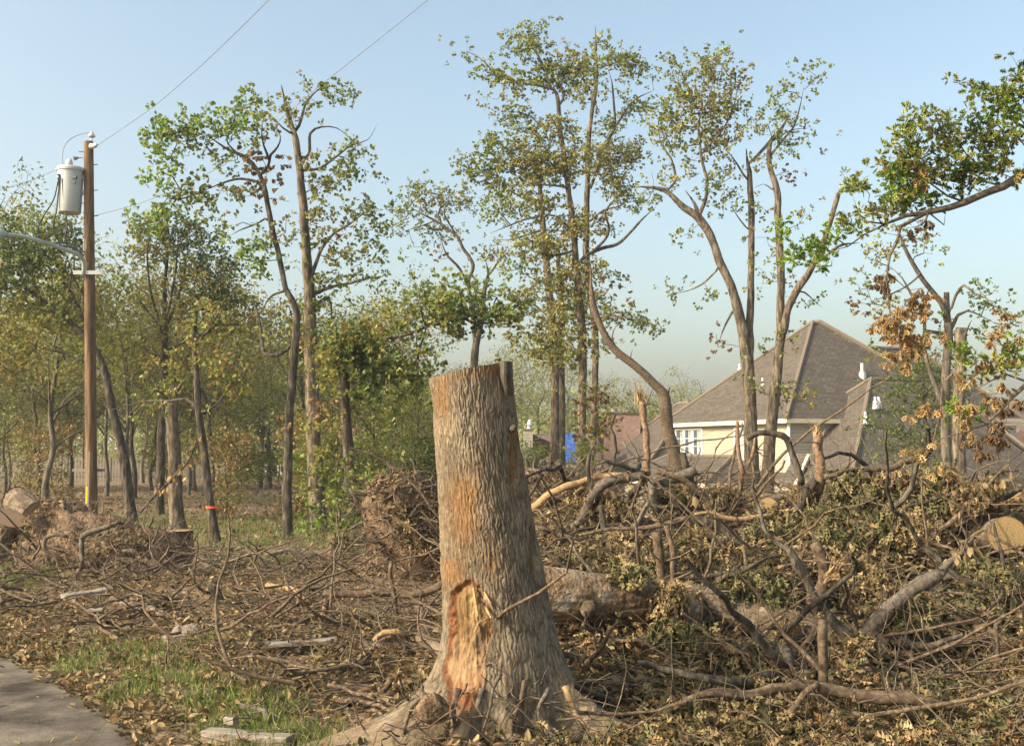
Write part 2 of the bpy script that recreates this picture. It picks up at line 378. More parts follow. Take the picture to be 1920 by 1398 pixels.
PAL = {
 'green': [(.17, .235, .045), (.22, .28, .055), (.13, .19, .035), (.29, .32, .085), (.33, .33, .10)],
 'bright': [(.19, .31, .04), (.25, .36, .05), (.15, .25, .035), (.28, .34, .07)],
 'dark': [(.075, .12, .03), (.11, .16, .04), (.15, .19, .055)],
 'olive': [(.29, .29, .07), (.34, .31, .085), (.21, .235, .05), (.38, .32, .10), (.25, .275, .06)],
 'yellow': [(.34, .30, .07), (.27, .28, .065), (.38, .29, .085), (.34, .21, .075), (.25, .26, .06), (.22, .25, .055), (.28, .30, .07)],
 'brown': [(.36, .23, .11), (.30, .18, .08), (.44, .30, .15), (.25, .15, .07)],
 'tan': [(.42, .31, .16), (.34, .24, .12), (.48, .37, .21), (.27, .19, .10), (.36, .27, .13), (.34, .26, .12), (.22, .165, .085), (.15, .11, .06)],
 'orange': [(.44, .27, .10), (.50, .34, .15), (.36, .21, .085), (.52, .39, .2)],
 'drygreen': [(.24, .225, .10), (.18, .175, .075), (.30, .265, .12), (.13, .13, .055), (.34, .28, .13), (.10, .095, .045)],
 'grass': [(.13, .21, .04), (.19, .26, .06), (.10, .16, .03), (.28, .28, .09), (.34, .28, .14)],
}
def colors(kind, n):
    p = np.array(PAL[kind]); c = p[rng.integers(0, len(p), n)]
    if kind in ('tan', 'drygreen', 'brown'): c = c*.76
    return c*rng.uniform(.72, 1.25, (n, 1))

# ------------------------------------------------------------------ tree builder
def traced(pts, Y, drift, step=.12, seed=0):
    """pts: (px, py, rpx) -> points (x, y, z, r) with a gentle drift in depth"""
    out = []; L = len(pts)
    for i, (px, py, r) in enumerate(pts):
        Yi = Y+drift*(i/max(1, L-1))+.0
        q = P(px, py, Yi); out.append((*q, r*Yi/F*.88))
    c = catmull(out, step); c[:, 3] = np.maximum(c[:, 3], .004)
    k = np.arange(len(c)); wob = np.minimum(c[:, 3]*.5, .02)
    c[:, 0] += wob*(2*vn(k*.35, np.full(len(c), seed+.5), 3)-1); c[:, 1] += wob*2*(2*vn(k*.3, np.full(len(c), seed+9.5), 4)-1)
    return c
def grow(nodes_p, targets, rnd, seg=.28, up=.25):
    """attach targets one after another to the nearest skeleton node; returns chains (pts, radii)"""
    S0 = len(nodes_p); pos = [np.array(p) for p in nodes_p]
    arr = np.zeros((S0+len(targets)*16, 3)); arr[:S0] = np.array(nodes_p); n = S0; parent = [-1]*S0; cnt = [0]*S0
    order = np.argsort([np.min(np.linalg.norm(arr[:S0]-t, axis=1)) for t in targets]); chains = []
    for ti in order:
        t = targets[ti]; dv = arr[:n]-t
        d = np.linalg.norm(dv, axis=1)+up*np.maximum(0, dv[:, 2])*2
        j = int(np.argmin(d)); a = arr[j].copy(); L = np.linalg.norm(t-a)
        m = int(min(14, max(1, round(L/seg)))); ids = [j]; bend = rnd.normal(size=3)*L*.12; bend[2] += .08*L
        for k in range(1, m+1):
            u = k/m; q = a*(1-u)+t*u+bend*math.sin(math.pi*u)+(rnd.normal(size=3)*seg*.14 if k < m else 0)
            if n >= len(arr): break
            arr[n] = q; parent.append(ids[-1]); cnt.append(0); ids.append(n); n += 1
        k = ids[-1]
        while k >= S0: cnt[k] += 1; k = parent[k]
        chains.append(ids)
    return arr, chains, np.array(cnt)
def tree(name, label, Y, limbs, blobs, cat='tree', group=None, dens=1.0, leaf=.13, per=14, bark=None, leafkind='mid', drift=1.0, twig=.0055, spread=.22, trunk_sides=12, seg=.28, cl=None, foot=None, sides=4):
    bark = bark or M_bark
    rnd = np.random.default_rng(abs(hash_s(label)) % 99991)
    b0 = P(limbs[0][0][0], limbs[0][0][1], Y)
    root = thing(name, b0, label, cat, group)
    nodes_p = []; mb = MB()
    for i, l in enumerate(limbs):
        dr = 0 if i == 0 else rnd.uniform(-1, 1)*drift
        c = traced(l, Y, dr, seed=i)
        if i: # snap the limb's start depth to the nearest earlier node
            q = np.array(nodes_p); dd = np.hypot(q[:, 0]-c[0, 0], q[:, 2]-c[0, 2]); j = int(np.argmin(dd))
            if dd[j] < 1.0:
                c[:, 1] += (q[j, 1]-c[0, 1])
                c[0, :3] = q[j]
        if i == 0:
            h = np.linspace(0, 1, len(c)); c[:, 3] *= 1+.35*np.exp(-h*14)
            g = float(ground(c[0, 0], c[0, 1])); 
            if c[0, 2] > g-.2:
                ext = c[0].copy(); ext[2] = g-.25; ext[3] *= 1.25; c = np.vstack([ext, c])
        if l[-1][2] <= 4.1: q_ = min(6, len(c)); c[-q_:, 3] *= np.linspace(1, .25, q_)
        mb.tube(c[:, :3], c[:, 3], trunk_sides if i == 0 else 8, True, .12, i+3)
        st = 2; k0 = 0 if i else len(c)//5
        nodes_p += [p for p in c[k0::st, :3]]
    mb.build('trunk', bark, root, smooth=True)
    if blobs:
        tg = []; kinds = []
        for bl in blobs:
            cx, cy, rx, ry, kd = bl[:5]; f_ = bl[5] if len(bl) > 5 else 1.0
            ax, az = rx*Y/F, ry*Y/F; dep = .75*max(ax, az)
            n = max(2, int(rx*ry*math.pi*(Y/F)**2*9*dens*f_))
            cc = P(cx, cy, Y)
            for k in range(n):
                q = rnd.normal(size=3); q *= rnd.uniform(.15, 1.0)**.5/np.linalg.norm(q)
                tg.append(cc+q*np.array([ax, dep, az])); kinds.append(kd)
        tg = np.array(tg)
        arr, chains, cnt = grow(nodes_p, tg, rnd, seg)
        order = [ch for ch in chains if len(ch) > 1]
        lines = []; LP = []; LD = []; LS = []; LC = []
        tips = {tuple(np.round(arr[ch[-1]], 4)): ch for ch in order}
        for ch in order:
            rr = np.array([twig*max(1, cnt[k] if k < len(cnt) else 1)**.5 for k in ch]); rr[0] = rr[1]
            lines.append((arr[ch], rr))
        for t, kd in zip(tg, kinds):
            hang = kd in ('brown', 'orange'); ns = max(2, int(round(per/4.5+rnd.normal()*.8))); nl = 7; n = ns*nl
            tips_ = t+np.repeat(rnd.normal(size=(ns, 3))*spread*np.array([1, 1, .7]), nl, 0)
            if hang: dd = rnd.normal(size=(n, 3))*.45+np.array([0, 0, -.9])
            else: dd = rnd.normal(size=(n, 3))+np.array([0, 0, .25])
            dd /= np.linalg.norm(dd, axis=1)[:, None]
            LP.append(tips_+dd*leaf*rnd.uniform(.05, .45, (n, 1))); LD.append(dd+rnd.normal(size=(n, 3))*.15); LS.append(rnd.uniform(.6, 1.15, n)*leaf)
            c = colors(kd, n)*rnd.uniform(.85, 1.15)
            if kd not in ('brown', 'orange', 'bright') :
                mk = rnd.random(n) < .10; c[mk] = colors('yellow', int(mk.sum()))
            LC.append(c)
        tubes_mesh('branches', lines, bark, root, sides=sides)
        build_leaves('crown', np.concatenate(LP), np.concatenate(LD), np.concatenate(LS), np.concatenate(LC), M_leaf, leafkind, root)
    return root
def hash_s(s):
    h = 5381
    for ch in s: h = (h*33+ord(ch)) & 0x7fffffff
    return h
# ------------------------------------------------------------------ ground and road
def ground_mat():
    m = mat("ground_litter", rough=.95, spec=.1); n, l, b = nodes(m)
    at = n.new("ShaderNodeVertexColor"); at.layer_name = "Col"
    tc = n.new("ShaderNodeTexCoord")
    no = n.new("ShaderNodeTexNoise"); no.inputs["Scale"].default_value = 9; no.inputs["Detail"].default_value = 9; no.inputs["Roughness"].default_value = .7
    l.new(tc.outputs["Object"], no.inputs["Vector"])
    vo = n.new("ShaderNodeTexVoronoi"); vo.inputs["Scale"].default_value = 26; l.new(tc.outputs["Object"], vo.inputs["Vector"])
    cr = n.new("ShaderNodeValToRGB"); e = cr.color_ramp.elements; e[0].position = .3; e[0].color = (.35, .33, .3, 1); e[1].position = .72; e[1].color = (1.5, 1.45, 1.35, 1)
    l.new(no.outputs[0], cr.inputs[0])
    mx = n.new("ShaderNodeMixRGB"); mx.blend_type = 'MULTIPLY'; mx.inputs[0].default_value = 1
    l.new(at.outputs[0], mx.inputs[1]); l.new(cr.outputs[0], mx.inputs[2])
    m2 = n.new("ShaderNodeMixRGB"); m2.blend_type = 'OVERLAY'; m2.inputs[0].default_value = .5
    l.new(mx.outputs[0], m2.inputs[1]); l.new(vo.outputs["Distance"], m2.inputs[2])
    hs = n.new("ShaderNodeHueSaturation"); hs.inputs["Saturation"].default_value = .8; l.new(m2.outputs[0], hs.inputs["Color"])
    l.new(hs.outputs[0], b.inputs["Base Color"])
    bp = n.new("ShaderNodeBump"); bp.inputs["Strength"].default_value = .9; bp.inputs["Distance"].default_value = .06
    l.new(no.outputs[0], bp.inputs["Height"]); l.new(bp.outputs[0], b.inputs["Normal"]); return m
M_ground = ground_mat()
GRASS = [(-4.1, 15.6, .9, .9, 1.3), (-6.6, 14.2, .6, .9, 1), (-2.75, 8.7, .3, .45, .6), (-2.45, 8.0, .35, .35, .55), (-1.95, 7.4, .25, .45, .7), (-1.62, 6.95, .28, .4, 1.1), (-1.3, 6.35, .38, .35, 1), (-2.9, 9.0, .7, .3, .6), (-3.3, 8.7, .25, .5, .7), (-2.6, 7.8, .2, .5, .8), (-6.2, 13.2, .7, .8, 1), (-3.6, 9.6, .4, .3, .3),
         (-5, 24, 6, 4, .55), (-14, 68, 7, 5, 1), (-3.0, 20, 3, 1.6, .6), (4, 30, 5, 5, .6), (-1.6, 17.5, 1, .8, .6), (-9, 19, 2.5, 3, .4), (3, 3.2, 3, 1.6, .4)]
def grassmask(x, y):
    g = 0*x
    for cx, cy, rx, ry, a in GRASS: g = np.maximum(g, a*np.exp(-(((x-cx)/rx)**2+((y-cy)/ry)**2)**1.5))
    return np.clip(g*(.5+1.1*fbm(x*1.3+3, y*1.3, 31, 3)), 0, 1)
def grid_axis(parts):
    out = []
    for a, b, s in parts: out += list(np.arange(a, b, s))
    return np.unique(np.round(np.array(out+[parts[-1][1]]), 4))
gx = grid_axis([(-3000, -600, 400), (-600, -100, 50), (-100, -20, 5), (-20, -9, .5), (-9, 9, .09), (9, 20, .5), (20, 100, 5), (100, 600, 50), (600, 3000, 400)])
gy = grid_axis([(-300, -40, 40), (-40, -2, 3), (-2, 4, .4), (4, 18, .09), (18, 30, .4), (30, 100, 2.5), (100, 600, 25), (600, 4000, 200)])
X, Yy = np.meshgrid(gx, gy); Z = ground(X, Yy)
rdv = road_d(X, Yy); Z = np.where(rdv < .12, Z-.05*sm(.12, -.02, rdv), Z)
near = (Yy > 4) & (Yy < 18) & (abs(X) < 9)
Z = Z+np.where(near, .03*(fbm(X*6, Yy*6, 77, 3)-.5)*sm(.1, .6, rdv), 0)
nx, ny = len(gx), len(gy)
V = np.stack([X.ravel(), Yy.ravel(), Z.ravel()], 1)
ii = (np.arange(ny-1)[:, None]*nx+np.arange(nx-1)[None]).ravel()
Fg = np.stack([ii, ii+1, ii+nx+1, ii+nx], 1)
soil = np.array([.20, .135, .08]); lit = np.array([.30, .21, .115]); grs = np.array([.14, .17, .05]); far = np.array([.22, .155, .09])
nz = fbm(X*.8, Yy*.8, 3, 4)[..., None]; gm = grassmask(X, Yy)[..., None]
ns_ = fbm(X*.25, Yy*.25, 13, 4)[..., None]
colg = soil*(1-nz)+lit*nz
fr = sm(15, 24, Yy)[..., None]; colg = colg*(1-fr)+(far*(.75+.5*nz))*fr
gfar = sm(.5, .62, ns_)*sm(18, 24, Yy)[..., None]*.5
colg = colg*(1-np.maximum(gm, gfar))+grs*np.maximum(gm, gfar)
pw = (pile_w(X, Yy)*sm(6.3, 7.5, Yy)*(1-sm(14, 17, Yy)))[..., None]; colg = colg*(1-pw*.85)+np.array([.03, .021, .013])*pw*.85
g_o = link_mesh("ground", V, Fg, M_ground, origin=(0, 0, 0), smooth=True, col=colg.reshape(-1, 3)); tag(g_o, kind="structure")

def asphalt():
    m = noise_mat("asphalt", [(.36, (.05, .041, .03)), (.5, (.10, .083, .062)), (.64, (.17, .146, .108))], (1, 1, 1), 2.2, 12, .9, .5, .006, 160)
    n, l, b = nodes(m); b.inputs["Specular IOR Level"].default_value = .05
    src = b.inputs["Base Color"].links[0].from_socket
    tc = n.new("ShaderNodeTexCoord"); vo = n.new("ShaderNodeTexVoronoi"); vo.inputs["Scale"].default_value = 110; l.new(tc.outputs["Object"], vo.inputs[0])
    mx = n.new("ShaderNodeMixRGB"); mx.blend_type = 'OVERLAY'; mx.inputs[0].default_value = .45
    l.new(src, mx.inputs[1]); l.new(vo.outputs["Distance"], mx.inputs[2])
    hs = n.new("ShaderNodeHueSaturation"); hs.inputs["Saturation"].default_value = .8; l.new(mx.outputs[0], hs.inputs["Color"]); l.new(hs.outputs[0], b.inputs["Base Color"])
    return m
M_asph = asphalt()
edge = catmull([(x, y, 0) for x, y in RP], .12)
nrm = np.gradient(edge, axis=0); nrm = np.stack([nrm[:, 1], -nrm[:, 0]], 1); nrm /= np.linalg.norm(nrm, axis=1)[:, None]
kk = np.arange(len(edge)); jit = .09*(2*fbm(kk*.18, kk*0+2.2, 8, 3)-1)+.02*(2*vn(kk*1.1, kk*0, 5)-1)
edge[:, :2] += nrm*(jit[:, None]-.04)
edge = edge[(edge[:, 0] > -20) & (edge[:, 0] < 20)]
top = [(p[0], p[1], .012) for p in edge]; lo = [(p[0], p[1], -.12) for p in edge]
vv = top+[(20, -30, .012), (-30, -30, .012), (-30, edge[0][1], .012)]; n_ = len(vv)
ff = [tuple(range(n_))[::-1]]; vv += lo; m_ = len(top)
for k in range(m_-1): ff.append((k, k+1, n_+k+1, n_+k))
rd = link_mesh("road", np.array(vv), ff, M_asph, origin=(0, 0, 0)); tag(rd, kind="structure")

# ------------------------------------------------------------------ the big broken trunk in the foreground
def big_stump():
    Y0 = 6.6; b0 = P(915, 1385, Y0); b0[2] = -.06
    cl = [(882, 694, 75), (889, 760, 74), (897, 850, 77), (908, 950, 82), (919, 1050, 90), (928, 1120, 94), (935, 1180, 98), (938, 1240, 104), (936, 1300, 112), (930, 1360, 124), (925, 1420, 140)]
    pts = np.array([(*P(a, b, Y0), r*Y0/F) for a, b, r in cl])[::-1]
    pts[0, 2] = min(pts[0, 2], -.15)
    NA, NZ = 520, 620
    zs = np.linspace(pts[0, 2], pts[-1, 2], NZ)
    ax = np.interp(zs, pts[:, 2], pts[:, 0]); rr = np.interp(zs, pts[:, 2], pts[:, 3])
    from_ = np.convolve(np.pad(ax, 20, mode='edge'), np.ones(41)/41, 'valid'); ax = from_
    rr = np.convolve(np.pad(rr, 20, mode='edge'), np.ones(41)/41, 'valid')
    th = np.arange(NA)*2*math.pi/NA
    T, Zg = np.meshgrid(th, zs); R = np.repeat(rr[:, None], NA, 1)
    h = np.clip((Zg-0)/.9, 0, 3)
    # buttress roots: (angle, strength, width, height); angle 0 = +x, -90deg = towards the camera
    RTS = [(math.radians(198), .98, .30, .25), (math.radians(-18), 1.0, .28, .25), (math.radians(-52), .30, .16, .20), (math.radians(-80), .2, .13, .22), (math.radians(-112), .34, .15, .26), (math.radians(-140), .22, .14, .2), (math.radians(60), .4, .3, .3), (math.radians(120), .4, .3, .3)]
    for a, s, wd, hh in RTS:
        d = np.angle(np.exp(1j*(T-a)))
        R = R+s*np.exp(-(d/wd)**2)*np.exp(-np.clip(Zg, -.1, 9)/hh*1.6)
        R = R+.012*np.exp(-(d/.35)**2)*np.exp(-np.clip(Zg, 0, 9)/.9)
    R = R*(1+.02*np.sin(3*T+1)+.015*np.sin(5*T+Zg*2))
    # bark plates
    rep = 92
    U = T/(2*math.pi)*rep+.7*(2*fbm(np.cos(T)*14+9, Zg*22+np.sin(T)*14, 3, 3)-1)+.5*(2*fbm(np.cos(T)*3+5, Zg*3+np.sin(T)*3, 4, 2)-1)
    Vv = Zg/.052+1.0*(2*fbm(np.cos(T)*9+3, Zg*7+np.sin(T)*9, 8, 2)-1)
    def worley(U, Vv, per, seed):
        iu = np.floor(U); iv = np.floor(Vv); f1 = np.full(U.shape, 9.); f2 = np.full(U.shape, 9.)
        for du in (-1, 0, 1):
            for dv in (-1, 0, 1):
                cu = iu+du; cv = iv+dv; cw = np.mod(cu, per)
                px = cu+.1+.8*_h(cw, cv, seed); py = cv+.1+.8*_h(cw, cv, seed+5)
                d = np.maximum(np.abs(U-px), .8*np.abs(Vv-py))+.15*(np.abs(U-px)+np.abs(Vv-py))
                nf1 = np.minimum(f1, d); f2 = np.where(d < f1, f1, np.minimum(f2, d)); f1 = nf1
        return f2-f1
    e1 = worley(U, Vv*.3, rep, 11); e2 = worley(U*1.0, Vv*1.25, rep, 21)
    rid = 1-np.abs(2*fbm(U*.55+2, Vv*.16, 15, 3)-1)*2.4
    bark = sm(0, .5, e1)*.75+.22*sm(0, .3, e2)+.3*fbm(U*.9, Vv*.35, 7, 3)+.25*fbm(U*3, Vv*4, 7, 3)
    amp = .0085*(.5+fbm(T*4, Zg*4, 19, 3))*(1-.45*sm(.75, .15, Zg))
    # bare wood wound, towards the camera and the left
    def pix(T, Zg):   # project roughly onto the face to place marks by pixel column/row
        x = ax[:, None]+R*np.cos(T); y = Y0+R*np.sin(T)
        u = x/y; pv = (Zg-CZ)/y
        px = 960+F*u; py = 840-F*pv
        return px, py
    px, py = pix(T, Zg); front = np.sin(T) < .15
    nzb = 46*(fbm(px*.05, py*.028, 41, 4)-.5)
    L = np.interp(py, [1085, 1110, 1180, 1240, 1290, 1340, 1400], [862, 852, 846, 838, 838, 846, 852])
    Rr = np.interp(py, [1085, 1110, 1150, 1190, 1230, 1290, 1340, 1400], [892, 912, 925, 916, 900, 905, 885, 872])
    wound = sm(-4, 5, px-L+nzb*.4)*sm(-4, 5, Rr-px+nzb)*sm(1086, 1100, py+nzb*.5)*front*sm(1350, 1250, py+nzb)
    w2 = np.exp(-(((px-964+.06*(py-850))/9)**2+((py-855)/46)**2)**2)*front*.9      # narrow strip on the right
    w3 = np.exp(-(((px-998)/7)**2+((py-1045)/45)**2)**2)*front*.8
    w4 = sm(-5, 6, px-np.interp(py, [1265, 1300, 1350, 1400], [1052, 1068, 1095, 1130])+nzb*.5)*sm(1262, 1280, py)*front
    wound = np.clip(np.maximum.reduce([wound, w2, w3, w4*.95]), 0, 1)
    fib = fbm(px*.22, py*.018, 51, 3)
    R = R+bark*amp*(1-wound)+((fib-.5)*.022+(fbm(px*.07, py*.03, 57, 4)-.5)*.05)*wound-.024*wound
    soilm = sm(.26, .0, Zg+.25*(fbm(T*3, Zg*5, 61, 3)-.5))*(1-wound)
    R = R+soilm*.03*(fbm(T*9, Zg*12, 71, 4)-.3)
    # slanted sawn top
    xr = np.cos(T); ztop = P(882, 691, Y0)[2]
    topz = ztop+.006*0+.052*xr/1.0+.006*np.sin(T)
    k = sm(ztop-.25, ztop, Zg)
    Zn = Zg+k*(topz-ztop)
    Xc = ax[:, None]+R*np.cos(T); Yc = Y0+R*np.sin(T)
    V = np.stack([Xc.ravel(), Yc.ravel(), Zn.ravel()], 1)
    # colour: grey-brown bark with its own lichen, orange stains, wet brown rims; shade inside the fissures painted in
    n1 = fbm(px*.02+T, py*.02, 81, 4)[..., None]; n2 = fbm(U*2.2, Vv*2.2, 83, 3)[..., None]
    cb = np.array([.11, .088, .061])*(1-n1)+np.array([.25, .205, .145])*n1
    cb = cb*(.62+.75*n2)
    fiss_shade = sm(.32, .0, e1)[..., None]; cb = cb*(1-.5*fiss_shade)
    stain = np.exp(-(((px-872)/30)**2+((py-950)/62)**2))+.8*np.exp(-(((px-905)/60)**2+((py-700)/10)**2))+.75*np.exp(-(((px-850)/26)**2+((py-1070)/30)**2))+.6*np.exp(-(((px-830)/14)**2+((py-745)/60)**2))+.35*np.exp(-(((px-925)/20)**2+((py-1060)/40)**2))+.5*np.exp(-(((px-965)/14)**2+((py-860)/70)**2))
    stain = np.clip(1.25*stain*(.35+1.3*fbm(px*.04, py*.025, 91, 3)), 0, 1)[..., None]*front[..., None]*.75
    cb = cb*(1-stain)+np.array([.21, .112, .045])*(.45+.9*n2)*stain
    fq = sm(.3, .7, fbm(px*.3, py*.02, 52, 4))[..., None]; wd = (np.array([.19, .118, .052])*(1-fq)+np.array([.085, .05, .027])*fq)*(.65+.7*fbm(px*.06, py*.05, 55, 5)[..., None])
    pale = np.exp(-(((px-888)/14)**2+((py-1140)/36)**2))[..., None]; wd = wd*(1-pale*.7)+np.array([.40, .29, .14])*pale*.6
    dk = sm(1170, 1260, py)[..., None]; wd = wd*(1-dk*.6)+np.array([.37, .25, .15])*(.7+.6*n2)*dk*.6
    gry = np.exp(-(((px-898)/14)**2+((py-1195)/18)**2))[..., None]*.8; wd = wd*(1-gry)+np.array([.16, .12, .085])*gry
    w4_ = w4[..., None]; wd = wd*(1-w4_*.8)+np.array([.42, .31, .18])*(.7+.6*n2)*w4_*.8
    W = wound[..., None]
    rim = (4*W*(1-W))*.8*(px < 960)[..., None]
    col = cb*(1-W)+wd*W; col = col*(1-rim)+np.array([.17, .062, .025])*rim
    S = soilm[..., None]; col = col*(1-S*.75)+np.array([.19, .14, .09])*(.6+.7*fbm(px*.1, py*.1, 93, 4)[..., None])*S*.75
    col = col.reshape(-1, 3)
    j = np.arange(NA); j2 = (j+1) % NA; i = np.arange(NZ-1)[:, None]*NA
    F4 = np.stack([i+j, i+j2, i+NA+j2, i+NA+j], -1).reshape(-1, 4)
    m = mat("stump_surface", rough=.95, spec=.08); n, l, b = nodes(m)
    at = n.new("ShaderNodeVertexColor"); at.layer_name = "Col"
    tc = n.new("ShaderNodeTexCoord"); no = n.new("ShaderNodeTexNoise"); no.inputs["Scale"].default_value = 70; no.inputs["Detail"].default_value = 6
    mp = n.new("ShaderNodeMapping"); mp.inputs["Scale"].default_value = (1, 1, .35); l.new(tc.outputs["Object"], mp.inputs[0]); l.new(mp.outputs[0], no.inputs["Vector"])
    mx = n.new("ShaderNodeMixRGB"); mx.blend_type = 'OVERLAY'; mx.inputs[0].default_value = .6; l.new(at.outputs[0], mx.inputs[1]); l.new(no.outputs[0], mx.inputs[2]); l.new(mx.outputs[0], b.inputs["Base Color"])
    bp = n.new("ShaderNodeBump"); bp.inputs["Strength"].default_value = .6; bp.inputs["Distance"].default_value = .006; l.new(no.outputs[0], bp.inputs["Height"]); l.new(bp.outputs[0], b.inputs["Normal"])
    root = thing("tree_stump", (b0[0], Y0, 0), "tall thick broken oak trunk with grey bark and bare orange wood wound, standing in front", "tree stump")
    wf = wound.ravel()[F4].mean(1) > .5
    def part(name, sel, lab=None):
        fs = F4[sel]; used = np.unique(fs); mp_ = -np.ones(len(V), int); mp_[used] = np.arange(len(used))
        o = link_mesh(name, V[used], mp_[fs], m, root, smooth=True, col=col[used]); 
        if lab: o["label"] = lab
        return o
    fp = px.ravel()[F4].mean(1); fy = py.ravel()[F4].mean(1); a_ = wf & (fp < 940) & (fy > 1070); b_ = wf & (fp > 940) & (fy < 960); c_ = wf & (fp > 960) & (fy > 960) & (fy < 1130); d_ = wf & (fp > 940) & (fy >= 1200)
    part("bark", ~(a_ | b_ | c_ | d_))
    for q_, lb_ in ((a_, "big orange wound where the bark is torn off the left front"), (b_, "narrow strip of bare wood high on the right side"), (c_, "small bare strip on the lower right side"), (d_, "pale scraped wood on the right root flare")):
        if q_.any(): part("bare_wood", q_, lb_)
    # top cap
    tv = V[(NZ-1)*NA:(NZ)*NA]; cx = tv.mean(0)
    rings = []; uvv = []
    for q in np.linspace(1, 0, 9)[:-1]: rings.append(cx+(tv-cx)*q+np.array([0, 0, .004])*(fbm(np.cos(th)*3*q, np.sin(th)*3*q, 5, 3)[:, None]-.5)*3); uvv.append(np.stack([np.cos(th)*q, np.sin(th)*q], 1))
    vv = np.concatenate(rings+[cx[None]]); ua = np.concatenate(uvv+[np.zeros((1, 2))]); f = []
    for i in range(7):
        for a in range(NA):
            a2 = (a+1) % NA; f.append((i*NA+a, i*NA+a2, (i+1)*NA+a2, (i+1)*NA+a))
    for a in range(NA): f.append((7*NA+a, 7*NA+(a+1) % NA, 8*NA))
    link_mesh("sawn_top", vv, f, M_ringd, root, uv=[[tuple(ua[q]) for q in p] for p in f])
    # raised slab of bark at the top right
    mb = MB(); mb.tube([P(946, 679, 6.42), P(948, 705, 6.41), P(954, 742, 6.41)], [.030, .034, .02], 12, True, .3, 4); mb.build("bark_slab", M_barkd, root, smooth=True)
    mb = MB(); a = P(962, 803, 6.42); mb.tube([a+(.0, .1, 0), a, a+(.012, -.02, 0)], [.026, .022, .012], 10, True, .15); mb.build("knot", M_grey, root, smooth=True)
    mb = MB()
    for s in [((902, 1104), (924, 1140), 6.31, 5), ((906, 1106), (921, 1132), 6.29, 3), ((888, 1102), (897, 1155), 6.30, 4), ((921, 1156), (897, 1166), 6.28, 2.5), ((897, 1166), (890, 1186), 6.30, 3), ((911, 1138), (921, 1158), 6.27, 3)]:
        a = P(*s[0], s[2]+.02); b_ = P(*s[1], s[2]-.04); r = s[3]*6.3/F
        mb.tube([a, (a+b_)/2+(0, -.01, 0), b_], [r*.6, r, r*.4], 5, True, .3, s[3])
    o = mb.build("splinters", M_peel, root); o["label"] = "pale splinters sticking out of the torn wood"
    # surface roots
    rts = [([(905, 1290), (893, 1330), (885, 1360), (880, 1410)], 6, 6.24, M_grey), ([(1060, 1285), (1075, 1330), (1098, 1362)], 7, 6.3, M_peel), ([(985, 1275), (975, 1320), (960, 1350), (962, 1400)], 6, 6.22, M_stick), ([(1030, 1290), (1010, 1330), (1020, 1380)], 5, 6.22, M_grey), ([(860, 1290), (850, 1330), (858, 1390)], 6, 6.22, M_stick), ([(800, 1300), (770, 1330), (755, 1380)], 6, 6.3, M_stick), ([(940, 1262), (925, 1290), (918, 1330), (905, 1370)], 4, 6.2, M_grey)]
    for k, (pl, r, Yr, mm) in enumerate(rts):
        mb = MB(); pp = np.array([P(a, b, Yr-.12*i/len(pl)) for i, (a, b) in enumerate(pl)]); c = catmull(pp, .03)
        mb.tube(c, np.linspace(r, r*.45, len(c))*Yr/F, 14, True, .22, k+2); mb.build("root", mm, root, smooth=True)
    # soil still packed between the roots
    th2 = np.linspace(0, 2*math.pi, 90, endpoint=False); rings = []
    for k, (q, hh) in enumerate([(1.2, -.14), (1.1, -.04), (1.0, .02), (.85, .08), (.7, .18), (.5, .3)]):
        r0 = .62*q*(1+.25*np.sin(2*th2+.5)); nzr = fbm(np.cos(th2)*4+k*.6, np.sin(th2)*4+k*.8, 17, 4)-.5
        rings.append(np.stack([b0[0]+.03+(r0*1.0+nzr*.22)*np.cos(th2), Y0-.02+(r0*.74+nzr*.2)*np.sin(th2), hh+nzr*.22], 1))
    vv = np.concatenate(rings); f = []
    for i in range(5):
        for a in range(90): f.append((i*90+a, i*90+(a+1) % 90, (i+1)*90+(a+1) % 90, (i+1)*90+a))
    link_mesh("root_soil", vv, f, M_soil, root, smooth=True)
    # fine rootlets
    rl = []
    for k in range(130):
        a = rng.uniform(math.radians(180), math.radians(365)); r0 = rng.uniform(.34, .8)
        p0 = np.array([b0[0]+r0*math.cos(a), Y0+r0*.8*math.sin(a)-.08, max(.03, .6-r0*.75)+rng.uniform(-.05, .08)])
        d = np.array([math.cos(a)*rng.uniform(.1, 1)+rng.normal()*.6, math.sin(a)*.5-.2, rng.uniform(-.6, .25)]); L = rng.uniform(.1, .4)
        pl = [p0]; 
        for q in range(6): d = d+rng.normal(size=3)*.35; pl.append(pl[-1]+d/np.linalg.norm(d)*L/6)
        rl.append((np.array(pl), np.linspace(rng.uniform(.003, .008), .0015, 7)))
    o = tubes_mesh("rootlets", rl, M_twig, root, 4); o["kind"] = "stuff"
big_stump()

